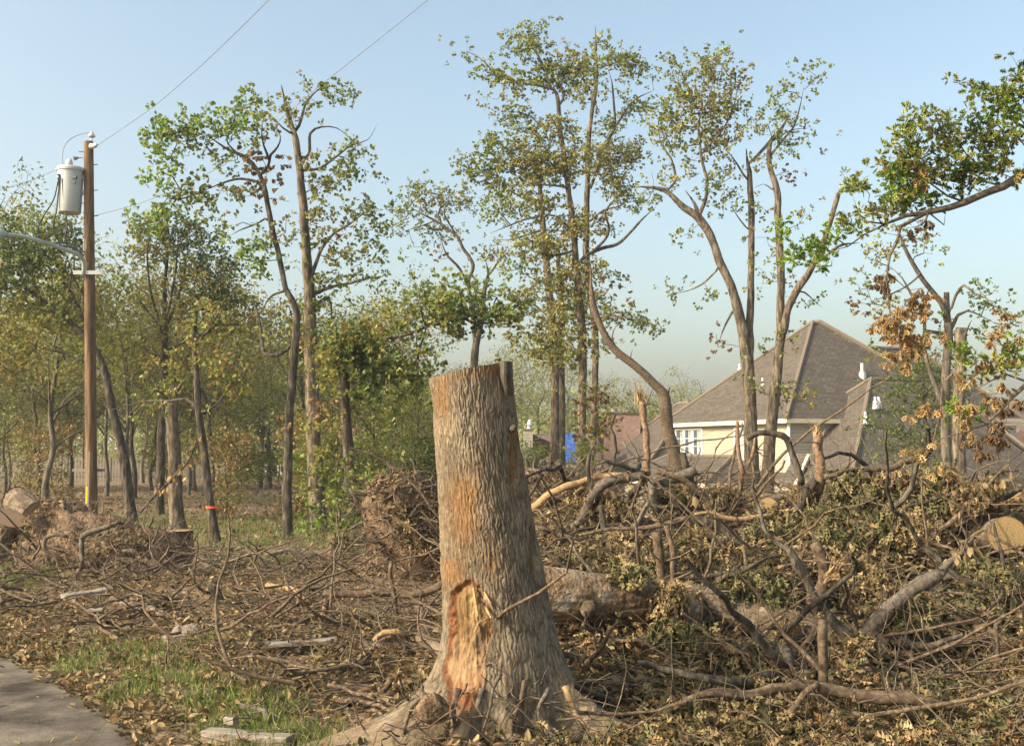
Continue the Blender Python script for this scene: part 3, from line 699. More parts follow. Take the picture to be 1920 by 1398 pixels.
# ------------------------------------------------------------------ utility pole
def utility_pole():
    Y = 25.0; m = Y/F
    b = P(172, 985, Y); b[2] = 0
    R = thing("utility_pole", b, "brown wooden utility pole with a grey transformer can and street lamp arm", "utility pole")
    M_pole = noise_mat("pole_wood", [(.35, (.045, .03, .018)), (.5, (.13, .078, .042)), (.65, (.225, .15, .085))], (5, 5, .35), 3, 8, .85, .5, .01)
    top = P(166, 266, Y); bot = P(173, 985, Y); bot[2] = -.5
    mb = MB(); c = catmull([bot, (bot+top)/2, top], .4); mb.tube(c, np.linspace(11.2, 8.8, len(c))*m, 20, True, .03, 2); mb.build("pole", M_pole, R, smooth=False)
    for p in R.children[0].data.polygons: p.use_smooth = len(p.vertices) == 4
    tp = P(133, 360, Y); tp[1] -= .05; cx, cy = tp[0], tp[1]
    def zat(py): return P(133, py, Y)[2]
    tr = MB(); zz = [zat(401), zat(399), zat(360), zat(322), zat(320)]; rr = [19, 20.5, 22.5, 24, 24]
    tr.tube([(cx, cy, z) for z in zz], np.array(rr)*m, 32, True); t = tr.build("transformer", M_tank, R, smooth=False)
    for p in t.data.polygons: p.use_smooth = len(p.vertices) == 4
    mb = MB(); mb.tube([(cx, cy, zat(323)), (cx, cy, zat(319)), (cx, cy, zat(316)), (cx, cy, zat(315))], np.array([26, 26, 24, 10])*m, 32); mb.build("lid", M_tank, t, smooth=False)
    mb = MB(); mb.tube([P(130, 315, Y-.05), P(130, 304, Y-.05), P(130, 298, Y-.05)], np.array([6.5, 6.5, 4])*m, 16); mb.build("arrester", M_porc, t, smooth=True)
    mb = MB(); a0 = P(124, 309, Y-.05); a1 = P(107, 318, Y-.1); mb.tube([a0, a0*.7+a1*.3, a0*.5+a1*.5, a0*.2+a1*.8, a1], np.array([1.5, 3, 1.8, 3, 1.5])*m, 10); mb.build("bushing", M_porc, t, smooth=True)
    mb = MB()
    for py in (331, 338, 345): q = P(112, py-3, Y-.3); mb.tube([q+(0, .1, 0), q, q+(-.05, -.02, 0)], .02, 8)
    q = P(139, 331, Y-.33); mb.tube([q+(0, .08, 0), q+(0, 0, 0)], .045, 12); q = P(139, 341, Y-.32); mb.tube([q+(0, .05, 0), q], .028, 12)
    mb.build("terminals", M_dmetal, t)
    mb = MB()
    for py in (334, 361): q = P(157, py, Y); mb.box(q, (.14, .12, .09))
    mb.build("mounting_bracket", M_metal, R)
    mb = MB(); q = P(172, 258, Y); mb.tube([P(171, 268, Y), P(172, 258, Y)], .02, 8); mb.tube([P(172, 258, Y), P(172, 256, Y), P(172, 253, Y), P(172, 250, Y), P(172, 248, Y)], np.array([4, 7, 6, 3, 3])*m, 14); mb.build("top_insulator", M_porc, R, smooth=True)
    mb = MB(); q0 = P(168, 275, Y-.1); q1 = P(182, 272, Y-.35); mb.tube([q0, q0*.7+q1*.3, q0*.6+q1*.4, q0*.3+q1*.7, q1], np.array([2, 6, 3, 5, 2])*m, 12); mb.build("dead_end_insulator", M_porc, R, smooth=True)
    mb = MB(); mb.tube([P(155, 296, Y), P(145, 296, Y)], .012, 6); mb.tube([P(146, 296, Y), P(139, 297, Y)], [.03, .05], 10); mb.build("cutout_insulator", M_dmetal, R)
    for k, py in enumerate(range(285, 520, 24)):
        s = -1 if k % 2 == 0 else 1; mb = MB(); q = P(166+k*.2+s*7, py, Y); mb.tube([q, q+(s*.13, -.02, 0), q+(s*.13, -.02, .03)], .011, 6); mb.build("climbing_step", M_dmetal, R)
    mb = MB(); a, b_ = P(138, 509, Y-.16), P(195, 513, Y-.16); mb.box((a+b_)/2, (np.linalg.norm(b_-a), .06, .09), R=None); o = mb.build("crossarm", M_metal, R)
    mb = MB(); a, b_ = P(136, 881, Y+.16), P(196, 881, Y+.16); mb.box((a+b_)/2, (np.linalg.norm(b_-a), .05, .06)); mb.build("lower_crossarm", M_plank, R)
    mb = MB(); c = catmull([P(157, 516, Y-.18), P(157, 492, Y-.2), P(153, 482, Y-.3), P(140, 474, Y-.4), P(110, 464, Y-.6), P(75, 452, Y-.9), P(40, 443, Y-1.1), P(2, 440, Y-1.4)], .1)
    mb.tube(c, .045, 12); la = mb.build("lamp_arm", M_lampgrey, R, smooth=True)
    q = P(-8, 440, Y-1.45); mb = MB(); mb.tube([q+(.25, 0, .0), q+(.1, 0, .02), q+(-.15, 0, .03), q+(-.45, 0, 0), q+(-.55, 0, 0)], [.06, .12, .17, .12, .04], 16); mb.build("lamp_head", M_lampgrey, R, smooth=True)
    mb = MB(); mb.tube([q+(-.2, 0, -.04), q+(-.2, 0, -.16), q+(-.2, 0, -.2)], [.13, .11, .03], 16); mb.build("lamp_lens", M_porc, R, smooth=True)
    for pl in ([(111, 326), (107, 350), (100, 375), (88, 395), (76, 415), (71, 432), (75, 447), (86, 456), (105, 457), (130, 456), (147, 462), (158, 474)],
               [(112, 330), (109, 365), (106, 395), (101, 415), (101, 435), (112, 452), (135, 458), (157, 480)],
               [(117, 335), (119, 370), (123, 398), (126, 425), (122, 445), (124, 458), (145, 468), (158, 486)]):
        mb = MB(); mb.tube(catmull([P(a, b_, Y-.32+.2*i/len(pl)) for i, (a, b_) in enumerate(pl)], .05), .016, 6); mb.build("cable", M_cable, R, smooth=True)
    mb = MB(); mb.tube(catmull([P(118, 308, Y-.1), P(117, 295, Y-.1), P(119, 280, Y-.1), P(127, 265, Y-.05), P(145, 254, Y), P(165, 249, Y), P(171, 249, Y)], .05), .008, 5); mb.build("jumper_wire", M_wire, R)
    mb = MB(); q0 = P(166, 846, Y-.27); q1 = P(166, 985, Y-.27); mb.box((q0+q1)/2, (.035, .03, q0[2]-q1[2])); mb.build("ground_wire_guard", M_plank, R)
    mb = MB(); q0 = P(163.5, 912, Y-.2); q1 = P(163.5, 944, Y-.2); mb.box((q0+q1)/2, (.05, .05, q0[2]-q1[2])); mb.build("yellow_marker", M_yellow, R)
utility_pole()
def wire(label, pl, r=.007):
    mb = MB(); c = catmull([P(*p) for p in pl], .6); mb.tube(c, r, 5); o = mb.build("power_line", M_wire, origin=P(*pl[0])); tag(o, label, "power line")
wire("upper power line rising from the pole top across the sky", [(184, 272, 24.7), (200, 261, 24.3), (280, 206, 22.6), (332, 163, 21.6), (380, 121, 20.7), (507, -3, 18.6), (640, -145, 16.8)], .007)
wire("power line passing behind the tall left oak up to the top edge", [(175, 405, 25), (260, 382, 24.5), (340, 352, 24.2), (420, 309, 23.9), (490, 254, 23.7), (572, 184, 23.4), (653, 119, 23), (806, -3, 22), (1000, -170, 20.5)], .007)
wire("thin line running from the transformer to the left edge of the sky", [(106, 318, 24.9), (60, 338, 24), (0, 356, 23), (-200, 400, 21)], .005)
wire("pale lamp feed line sloping behind the street lamp arm", [(158, 415, 25), (122, 425, 24.6), (60, 445, 24.2), (0, 462, 23.8), (-200, 510, 22)], .006)

# ------------------------------------------------------------------ buildings
PH = math.radians(70)
def house():
    c0 = P(1480, 840, 55); c0[2] = 0
    Ld = np.array([-math.cos(PH), math.sin(PH), 0]); Rd = np.array([math.sin(PH), math.cos(PH), 0]); Z1 = np.array([0, 0, 1.])
    def Q(a, b, z): return c0+a*Ld+b*Rd+z*Z1
    zg = -2.8
    R = thing("house", (c0[0]+3, c0[1]+5, zg), "large cream sided two storey house with steep brown shingle hip roof", "house")
    def block(a0, a1, b0, b1, z0, z1, m, name, par=R):
        mb = MB()
        for (p, q, u) in [((a0, b0), (a1, b0), -Ld), ((a1, b0), (a1, b1), -Rd), ((a1, b1), (a0, b1), Ld), ((a0, b1), (a0, b0), Rd)]:
            mb.quad([Q(*q, z0), Q(*p, z0), Q(*p, z1), Q(*q, z1)], Q(*p, 0)-Q(*q, 0))
        return mb.build(name, m, par)
    def hip(a0, a1, b0, b1, ze, zr, r0, r1, name="roof", ov=.45, fascia=M_cream):
        """eave rectangle, ridge from r0 to r1 given in (a, b)"""
        a0 -= ov; a1 += ov; b0 -= ov; b1 += ov
        p = [Q(a0, b0, ze), Q(a1, b0, ze), Q(a1, b1, ze), Q(a0, b1, ze)]; ra = Q(*r0, zr); rb = Q(*r1, zr)
        mb = MB(); alongL = abs(r0[0]-r1[0]) > abs(r0[1]-r1[1])
        if alongL: fs = [(p[0], p[1], rb, ra), (p[1], p[2], rb), (p[2], p[3], ra, rb), (p[3], p[0], ra)]
        else: fs = [(p[0], p[1], ra), (p[1], p[2], rb, ra), (p[2], p[3], rb), (p[3], p[0], ra, rb)]
        for f in fs:
            f = [f[1], f[0]]+list(f[2:])[::-1] if False else list(f)
            mb.quad(f, f[1]-f[0])
        o = mb.build(name, M_shingle, R)
        mb = MB()
        for i in range(4):
            q0, q1 = p[i], p[(i+1) % 4]; mb.quad([q0-Z1*.22, q1-Z1*.22, q1-Z1*.002, q0-Z1*.002])
        mb.quad([q-Z1*.22 for q in p][::-1])
        mb.build("fascia", fascia, o)
        mb = MB()   # hip and ridge caps
        for q0, q1 in [(ra, rb)]+([(p[0], ra), (p[3], ra), (p[1], rb), (p[2], rb)] if alongL else [(p[0], ra), (p[1], ra), (p[2], rb), (p[3], rb)]):
            if np.linalg.norm(q1-q0) > .05: mb.tube([q0+Z1*.01, q1+Z1*.01], .12, 6)
        mb.build("ridge_cap", M_cap, o)
        return o
    global M_cap
    M_cap = noise_mat("ridge_cap_shingle", [(.3, (.12, .095, .07)), (.7, (.18, .145, .11))], (4, 4, 4), 4, 4, .9)
    S = 12.3
    block(0, S, 0, S, zg, 3.0, M_siding, "wall")
    main = hip(0, S, 0, S, 3.17, 8.95, (6.3, 6.0), (6.0, 6.3))
    block(2.5, 9.5, 8, 17, zg, 3.0, M_siding, "wall")
    hip(2.5, 9.5, 5, 17, 3.4, 7.55, (6, 8), (6, 13), ov=.3)
    # big low wing at the right, towards the camera
    d0 = P(1598, 840, 50.5); off = np.array([(d0-c0)@Ld, (d0-c0)@Rd])
    A, B = off
    block(A+.6, A+11, B+.6, B+11.2, zg, 0.0, M_siding, "wall")
    wing = hip(A, A+11, B, B+11.8, .18, 5.3, (A+5.2, B+5.2), (A+5.2, B+9.6), fascia=M_cap)
    block(12.6, 20.5, -1.5, 6, zg, -.1, M_siding, "wall")
    hip(12.6, 20.5, -1.8, 6.4, 0.0, 4.6, (15.5, 3), (17, 3))
    block(2.8, 12.6, -3.0, 0-.003, zg, -.15, M_siding, "wall")
    hip(2.8, 12.7, -3.0, .2, -.1, 1.25, (4.8, -.35), (12.2, -.35), ov=.35)
    # gable dormer by the right wall
    g = MB(); x0 = Q(-1.2, .6, 0); 
    gp = [Q(-1.0, -.4, zg), Q(-1.0, .95, zg), Q(-1.0, .95, .1), Q(-1.0, .28, 1.3), Q(-1.0, -.4, .1)]
    g.quad(gp, Rd); g.build("gable_wall", M_siding, R)
    g = MB()
    for s0, s1 in (((-.6, -.15), (.28, 1.45)), ((1.16, -.15), (.28, 1.45))):
        a = Q(-1.2, s0[0], s0[1]); b = Q(-1.2, s1[0], s1[1]); c = Q(-.01, s1[0], s1[1]); d = Q(-.01, s0[0], s0[1]); g.quad([a, b, c, d], a-d)
    g.build("gable_roof", M_shingle, R)
    g = MB()
    for s in ((-.6, .28), (1.16, .28)): a = Q(-1.24, s[0], -.22); b = Q(-1.24, s[1], 1.38); g.tube([a, b], .1, 4)
    g.build("gable_trim", M_cream, R)
    # corner boards
    for (a, b) in ((0, 0), (S, 0), (0, S)): g = MB(); g.tube([Q(a, b, zg), Q(a, b, 2.95)], .09, 4); g.build("corner_board", M_white, R)
    # windows on the lit wall (b = 0): centre a, z0, z1, half width, panes
    glass = mat("window_glass", (.07, .09, .10), .15, .5); curt = mat("curtain", (.30, .33, .31), .8)
    def win(a, z0, z1, hw, n, face='b0'):
        def W(u, d, z): return Q(a+u, -d, z) if face == 'b0' else Q(-d, a+u, z)
        f = MB()
        T = .11
        def bar(u0, u1, za, zb, d0=.0, d1=.07):
            pts = [W(u, d, z) for u in (u0, u1) for d in (d0, d1) for z in (za, zb)]
            f.add(pts, [(0, 1, 3, 2), (4, 6, 7, 5), (0, 4, 5, 1), (2, 3, 7, 6), (0, 2, 6, 4), (1, 5, 7, 3)])
        bar(-hw-T, -hw, z0-T, z1+T); bar(hw, hw+T, z0-T, z1+T); bar(-hw, hw, z1, z1+T); bar(-hw, hw, z0-T, z0)
        for k in range(1, n): u = -hw+2*hw*k/n; bar(u-.05, u+.05, z0, z1, .0, .065)
        for k in range(n):
            u = -hw+2*hw*(k+.5)/n; bar(u-.015, u+.015, z0, z1, .0, .045)
            for q in (.33, .66): zz = z0+(z1-z0)*q; bar(-hw+2*hw*k/n+.05, -hw+2*hw*(k+1)/n-.05, zz-.015, zz+.015, 0, .042)
        fr = f.build("window", M_white, R)
        g = MB(); g.quad([W(-hw, .025, z0), W(hw, .025, z0), W(hw, .025, z1), W(-hw, .025, z1)]); g.build("pane", glass, fr)
        g = MB()
        for k in range(n):
            u = -hw+2*hw*k/n; g.quad([W(u+.05, .03, z0), W(u+2*hw/n*.55, .03, z0), W(u+2*hw/n*.4, .03, z1), W(u+.05, .03, z1)])
        g.build("curtain", curt, fr)
    win(10.1, 1.35, 2.75, 1.5, 3); win(4.0, 1.2, 2.7, 1.0, 2); win(6.5, -2.2, -.9, .8, 2) if False else None
    # roof vents
    def vent(px, py, Y, h, r, m):
        q = P(px, py, Y); g = MB(); g.tube([q-(0, 0, .3), q, q+(0, 0, h*.25), q+(0, 0, h*.3), q+(0, 0, h)], [r*2.2, r*2.0, r*1.7, r, r], 10); g.build("vent_pipe", m, main)
    def onroof(px, py):  # intersect the camera ray with a main roof plane
        best = None
        ap = Q(6.15, 6.15, 8.95)
        for (p, q) in ((Q(-.45, -.45, 3.17), Q(12.75, -.45, 3.17)), (Q(-.45, -.45, 3.17), Q(-.45, 12.75, 3.17))):
            n = np.cross(q-p, ap-p); o = np.array([0, 0, CZ]); d = P(px, py, 1.0)-o
            t = ((p-o)@n)/(d@n)
            best = t if best is None else max(best, t)
        return best
    for px, py, h, r, m in ((1387, 693, .35, .06, M_white), (1430, 722, .4, .05, M_white), (1617, 703, .65, .10, M_metal)): vent(px, py, onroof(px, py)-.05, h, r, m)
    for px, py, Y in ((1641, 755, 54.8), (1648, 755, 55), (1623, 783, 53.6)): vent(px, py, Y, .3, .06, M_white)
    # brick chimney behind the low left wing
    q = P(1168, 775, 72); g = MB(); g.box((q[0], 73, (q[2]-2.8)/2), (2.3, 1.6, q[2]+2.8)); ch = g.build("chimney", M_brick, R)
    g = MB(); g.box((q[0], 73, q[2]+.06), (2.5, 1.8, .12)); g.build("chimney_cap", M_soil, ch)
    g = MB(); g.tube([(q[0]-.5, 73, q[2]), (q[0]-.5, 73, q[2]+.35)], .18, 12); g.build("flue", M_brick, ch)
house()
def simple_house(name, label, px0, px1, Y, ze, zr, zg, wall, roof, depth=8, wins=3, rot=0.0, cat="house", hiproof=True, tarp=None):
    x0 = P(px0, 840, Y)[0]; x1 = P(px1, 840, Y)[0]; W = x1-x0; cx = (x0+x1)/2; cy = Y+depth/2
    R = thing(name, (cx, cy, zg), label, cat); c, s = math.cos(rot), math.sin(rot)
    def Q(u, v, z): return np.array([cx+c*u-s*v, cy+s*u+c*v, z])
    mb = MB(); h = W/2; d = depth/2
    for a, b in (((-h, -d), (h, -d)), ((h, -d), (h, d)), ((h, d), (-h, d)), ((-h, d), (-h, -d))):
        mb.quad([Q(*a, zg), Q(*b, zg), Q(*b, ze), Q(*a, ze)])
    mb.build("wall", wall, R)
    o_ = .5; hr = W/2-depth*.5 if hiproof else h+.3; ev = ze-.05; mb = MB(); E = [Q(-h-o_, -d-o_, ev), Q(h+o_, -d-o_, ev), Q(h+o_, d+o_, ev), Q(-h-o_, d+o_, ev)]; ra, rb = Q(-hr, 0, zr), Q(hr, 0, zr)
    mb.quad([E[0], E[1], rb, ra]); mb.quad([E[2], E[3], ra, rb], E[1]-E[0])
    mb.quad([E[1], E[2], rb]); mb.quad([E[3], E[0], ra]); mb.quad(E[::-1])
    rf = mb.build("roof", roof, R)
    if tarp:
        mb = MB(); t0, t1, v0, v1 = tarp
        def rp(u, v): return Q(u*W/2, -d-o_+v*(d+o_), ev+(zr-ev)*v)+np.array([0, -.03, .05])
        n = 8; pts = [[rp(t0+(t1-t0)*i/n, v0+(v1-v0)*j/n)+np.array([0, 0, .05*rng.random()]) for i in range(n+1)] for j in range(n+1)]
        vv = [p for r in pts for p in r]; mb.add(vv, [(j*(n+1)+i, j*(n+1)+i+1, (j+1)*(n+1)+i+1, (j+1)*(n+1)+i) for j in range(n) for i in range(n)]); mb.build("tarp", M_tarp, rf)
    for k in range(wins):
        u = -h+W*(k+.5)/wins; mb = MB(); z0, z1 = (zg+ze)/2-.3, (zg+ze)/2+.75
        for a, b, e, f in ((u-.55, u-.45, z0, z1), (u+.45, u+.55, z0, z1), (u-.45, u+.45, z1-.1, z1), (u-.45, u+.45, z0, z0+.1), (u-.03, u+.03, z0+.1, z1-.1)):
            mb.box(Q((a+b)/2, -d-.03, (e+f)/2), (b-a, .08, f-e), rz=rot)
        wdw = mb.build("window", M_white, R); mb = MB(); mb.quad([Q(u-.45, -d-.015, z0+.1), Q(u+.45, -d-.015, z0+.1), Q(u+.45, -d-.015, z1-.1), Q(u-.45, -d-.015, z1-.1)]); mb.build("pane", mat("dark_pane", (.05, .06, .07), .1, .7), wdw)
    return R
M_wsid = brick_mat("white_siding", (.62, .61, .57), (.66, .64, .6), (.42, .41, .38), 60, .15, 0, .012, .4, .6, .08)
M_roofb = brick_mat("brown_roof", (.15, .11, .085), (.2, .155, .12), (.09, .07, .055), .32, .17, .37, .018)
M_roofr = brick_mat("rusty_roof", (.23, .14, .10), (.28, .18, .13), (.14, .09, .07), .32, .17, .37, .018)
simple_house("ranch_house", "low brick house with brown roof seen between trunks, left of the big stump", 600, 815, 78, 2.0, 4.6, -.6, M_brick, M_roofr, 9, 5)
simple_house("white_house", "white sided house glimpsed through the dark trees left of centre", 488, 600, 66, 2.3, 4.2, -.5, M_wsid, M_roofb, 8, 4)
simple_house("small_house", "small pale house with white gable far behind the woods", 700, 760, 150, 5.0, 8.2, -1, M_wsid, M_roofb, 8, 2)
simple_house("tarped_house", "low house with bright blue tarp on its brown roof behind the paired trunks", 1005, 1125, 66, 0.6, 2.6, -2.5, M_wsid, M_roofb, 8, 3, tarp=(-.35, .35, .1, .98))
simple_house("distant_house", "brown roofed house behind the trees at the right edge", 1850, 1990, 90, 2.2, 5.9, -2.5, M_brick, M_roofb, 10, 4)
simple_house("porch_house", "red brick house with white porch at the far right edge", 1868, 1960, 72, 1.0, 3.0, -2.5, M_brick, M_roofr, 6, 3)
def siding_chimney():
    q = P(990, 806, 58); R = thing("siding_chimney", (q[0], 58, -2.6), "tall pale boxed chimney with silver cowl beside the big trunk", "chimney")
    mb = MB(); mb.box((q[0], 58, (q[2]-2.6)/2), (.5, .6, q[2]+2.6)); mb.build("shaft", M_siding, R)
    mb = MB(); mb.box((q[0], 58, q[2]+.03), (.58, .7, .06)); mb.build("cap", M_cap, R)
    mb = MB(); mb.tube([(q[0]+.08, 58, q[2]), (q[0]+.08, 58, q[2]+.25), (q[0]+.1, 57.9, q[2]+.3), (q[0]+.12, 57.9, q[2]+.55)], [.14, .12, .17, .09], 12); mb.build("cowl", M_metal, R)
siding_chimney()

# picket fence behind the woods
def fence():
    Y = 57; x0, x1 = -29.0, -6.2; R = thing("picket_fence", ((x0+x1)/2, Y, ground((x0+x1)/2, Y)), "long weathered wooden picket fence behind the woods on the left", "fence")
    n = 11; sp = (x1-x0)/n
    for k in range(n+1): mb = MB(); x = x0+k*sp; mb.box((x, Y+.06, .55), (.12, .12, 1.5)); mb.build("post", M_plank, R)
    for k in range(n):
        mb = MB(); a = x0+k*sp
        for z in (.25, 1.0): mb.box((a+sp/2, Y, z), (sp-.13, .05, .09))
        for i in range(13):
            x = a+sp*(i+.5)/13; mb.box((x, Y-.045, .58), (.085, .025, 1.25)); mb.add([(x-.042, Y-.057, 1.206), (x+.042, Y-.057, 1.206), (x, Y-.057, 1.29), (x-.042, Y-.033, 1.206), (x+.042, Y-.033, 1.206), (x, Y-.033, 1.29)], [(0, 1, 2), (3, 5, 4), (0, 2, 5, 3), (1, 4, 5, 2)])
        mb.build("picket_panel", M_plank, R)
fence()
# ------------------------------------------------------------------ traced trees
G, Bt, Dk, Ol, Yl, Br = 'green', 'bright', 'dark', 'olive', 'yellow', 'brown'
tree("oak_tree", "tallest oak of the left half, straight trunk with broken tip and sparse crown", 23,
 [[(600, 1030, 17), (592, 900, 16), (584, 720, 15), (580, 560, 13), (574, 470, 10), (568, 380, 9), (562, 320, 8), (556, 270, 7), (540, 215, 5), (528, 160, 4)],
  [(568, 318, 4), (600, 316, 3), (632, 292, 2.5), (660, 272, 2), (690, 262, 1.2), (708, 232, .8)],
  [(566, 300, 4), (580, 288, 3.5), (582, 250, 3), (604, 238, 2.2), (632, 240, 2), (656, 258, 1.5)],
  [(558, 245, 3.5), (572, 196, 2.5), (600, 165, 2), (624, 160, 1.5)],
  [(582, 525, 5), (592, 490, 4), (604, 465, 3.5), (626, 438, 3), (656, 420, 2.5), (680, 402, 2), (708, 408, 1.3)],
  [(582, 555, 5), (620, 538, 3.5), (660, 530, 2.5), (690, 520, 2), (715, 518, 1)],
  [(578, 580, 5), (598, 568, 4), (616, 558, 3.5), (622, 585, 3), (618, 616, 2)],
  [(556, 255, 3), (530, 240, 2), (505, 215, 1.5), (480, 200, 1.2)],
  [(590, 670, 4), (600, 640, 3), (606, 620, 2)]],
 [(600, 178, 48, 16, G), (630, 165, 15, 12, G), (540, 195, 25, 25, Ol), (655, 285, 34, 26, G), (640, 330, 36, 30, G), (590, 330, 25, 40, Yl), (600, 400, 30, 40, Ol, .7), (690, 395, 40, 25, G), (650, 410, 30, 20, Br, .4), (700, 440, 26, 25, G), (640, 470, 40, 30, Yl, .8), (670, 510, 48, 18, G), (600, 520, 25, 30, G), (575, 440, 22, 26, Yl), (590, 590, 30, 30, G), (565, 620, 35, 40, Yl)], dens=2.01, leaf=.09, per=29)
tree("oak_tree", "slim dark trunked oak standing left of the tallest oak, crown arching left in bright green", 21,
 [[(537, 1020, 10), (540, 850, 9.5), (548, 700, 9), (555, 610, 8), (557, 590, 7), (548, 562, 6.5), (536, 541, 6), (526, 500, 6), (518, 462, 6), (508, 415, 6), (500, 376, 5.5), (494, 344, 5), (480, 314, 4), (458, 294, 3.5), (430, 282, 3), (400, 262, 2.5), (372, 243, 2)],
  [(494, 344, 3), (466, 337, 3), (440, 336, 2.5), (408, 346, 2), (384, 356, 1.5), (360, 362, 1)],
  [(498, 318, 3), (505, 302, 3), (494, 272, 2.5), (490, 244, 2), (495, 220, 1.5)],
  [(505, 304, 3), (524, 280, 2.5), (530, 262, 2), (522, 240, 1.5)],
  [(440, 284, 2.5), (425, 262, 1.5), (445, 235, 1.2), (470, 205, 1)],
  [(548, 650, 3), (520, 665, 5), (496, 662, 4.5), (490, 630, 4), (484, 590, 3), (470, 560, 2)],
  [(540, 545, 3), (515, 552, 2.5), (500, 566, 2), (490, 590, 1.5)],
  [(505, 405, 2.5), (480, 420, 2), (450, 432, 1.5), (432, 442, 1)]],
 [(335, 235, 40, 18, Bt, 1.3), (310, 262, 28, 28, Bt, 1.3), (300, 290, 22, 22, Bt, 1.3), (360, 260, 40, 28, G), (300, 340, 26, 26, Bt, 1.3), (330, 370, 30, 26, G), (310, 400, 32, 20, Bt), (365, 345, 30, 26, G, .8), (370, 380, 20, 20, G), (420, 232, 42, 16, Bt), (400, 270, 40, 24, G, .6), (455, 195, 26, 20, Bt), (485, 180, 28, 16, G), (440, 225, 40, 20, G), (470, 240, 30, 20, Bt), (430, 310, 26, 22, G, .6), (400, 380, 15, 15, G), (470, 310, 30, 26, Br, .5), (510, 320, 28, 34, Br, .7), (500, 260, 25, 25, Ol, .6), (445, 355, 40, 20, G, .5), (490, 370, 22, 24, Br, .4), (482, 470, 32, 26, Bt, 1.2), (450, 430, 28, 14, G, .7), (530, 420, 25, 30, Yl, .7), (500, 500, 20, 20, G, .7)], dens=2.10, leaf=.09, per=29, bark=M_barkd)
tree("oak_tree", "tall slender oak with dense olive crown, middle trunk of the central cluster", 29,
 [[(1088, 900, 9), (1092, 700, 9), (1089, 600, 8.5), (1084, 540, 8), (1080, 500, 7.5), (1076, 438, 6.5), (1066, 360, 6), (1058, 292, 5.5), (1050, 244, 5), (1044, 176, 4), (1021, 163, 3), (972, 155, 2.5), (933, 140, 2), (909, 117, 1.8), (886, 100, 1.2)],
  [(1050, 195, 3), (1057, 178, 3), (1036, 146, 2.5), (1016, 117, 2), (1002, 85, 1.5), (1008, 54, 1)],
  [(1082, 505, 4), (1095, 482, 4), (1128, 466, 4), (1158, 458, 3.5), (1180, 438, 3), (1203, 413, 2.5), (1230, 388, 1.5)],
  [(1110, 474, 3), (1140, 440, 3), (1142, 420, 2.5), (1135, 398, 2.5), (1150, 375, 2), (1170, 352, 1.5)],
  [(1078, 470, 3), (1050, 476, 3), (1018, 478, 2.5), (985, 462, 2)],
  [(1068, 352, 3), (1040, 348, 2.5), (1008, 346, 2), (985, 350, 1)],
  [(1060, 290, 2.5), (1030, 300, 2), (1000, 300, 1.5), (960, 290, 1)],
  [(1076, 440, 2.5), (1040, 405, 2), (990, 410, 2), (950, 425, 1.5), (918, 438, 1)],
  [(1092, 610, 3), (1130, 600, 2.5), (1170, 595, 2), (1220, 605, 1.2)]],
 [(1000, 68, 20, 26, G), (985, 95, 36, 20, G), (945, 95, 14, 10, G), (882, 104, 12, 14, G), (894, 132, 12, 14, G), (935, 135, 38, 14, G), (1010, 135, 36, 22, G), (970, 170, 36, 20, Ol, .6), (1070, 115, 36, 26, Ol), (1050, 150, 40, 26, G), (930, 180, 15, 25, Ol, .3), (968, 225, 30, 24, G), (1030, 250, 45, 28, Ol), (920, 275, 34, 24, G), (885, 320, 22, 20, G, 1.2), (925, 335, 40, 26, G), (970, 300, 44, 34, Ol), (1020, 320, 44, 36, Ol), (1080, 300, 30, 46, Ol), (1000, 390, 50, 30, Ol, .8), (940, 395, 36, 22, G, .7), (1060, 420, 34, 34, Yl), (1010, 460, 50, 30, Ol), (960, 500, 34, 20, G, .7), (1040, 520, 46, 24, Yl), (1090, 520, 30, 38, Yl), (1060, 570, 40, 30, Ol), (1140, 590, 40, 16, G, .9), (1200, 605, 36, 13, G, .9), (1230, 610, 16, 8, G), (1110, 640, 30, 30, Ol, .6), (1060, 650, 36, 40, Ol, .8), (1000, 650, 30, 40, Ol, .8)], dens=2.9, leaf=.09, per=29)
tree("oak_tree", "tall oak with spike tip rising highest of the central cluster", 31,
 [[(1110, 905, 7), (1114, 760, 7), (1115, 623, 7), (1104, 540, 7), (1099, 458, 7), (1101, 360, 6), (1104, 263, 5), (1111, 205, 4.5), (1118, 151, 4), (1117, 93, 3), (1117, 49, 2)],
  [(1104, 360, 3.5), (1123, 312, 3.5), (1138, 268, 3.5), (1157, 234, 3), (1187, 190, 2.5), (1225, 170, 1.5)],
  [(1154, 236, 3), (1150, 185, 2.5), (1148, 156, 2), (1140, 130, 1.5)],
  [(1118, 130, 2), (1145, 120, 1.5), (1175, 115, 1.2), (1200, 125, 1)],
  [(1101, 420, 2.5), (1130, 395, 2), (1165, 385, 2), (1190, 360, 1.5)]],
 [(1128, 75, 14, 18, G), (1105, 125, 24, 22, G), (1160, 110, 34, 18, G), (1190, 118, 24, 14, G), (1215, 142, 12, 8, G), (1180, 140, 30, 14, Ol, .5), (1100, 180, 24, 30, Ol, .8), (1185, 195, 30, 22, G, .8), (1150, 240, 30, 28, G, .6), (1130, 300, 36, 36, Ol), (1180, 290, 34, 34, Ol, .7), (1150, 350, 36, 30, Ol, .8), (1190, 380, 24, 22, G, .6), (1120, 430, 24, 26, Yl, .7), (1140, 520, 26, 18, G, .6), (1160, 540, 18, 10, Br, .6), (1110, 560, 26, 24, Yl)], dens=2.9, leaf=.09, per=29)
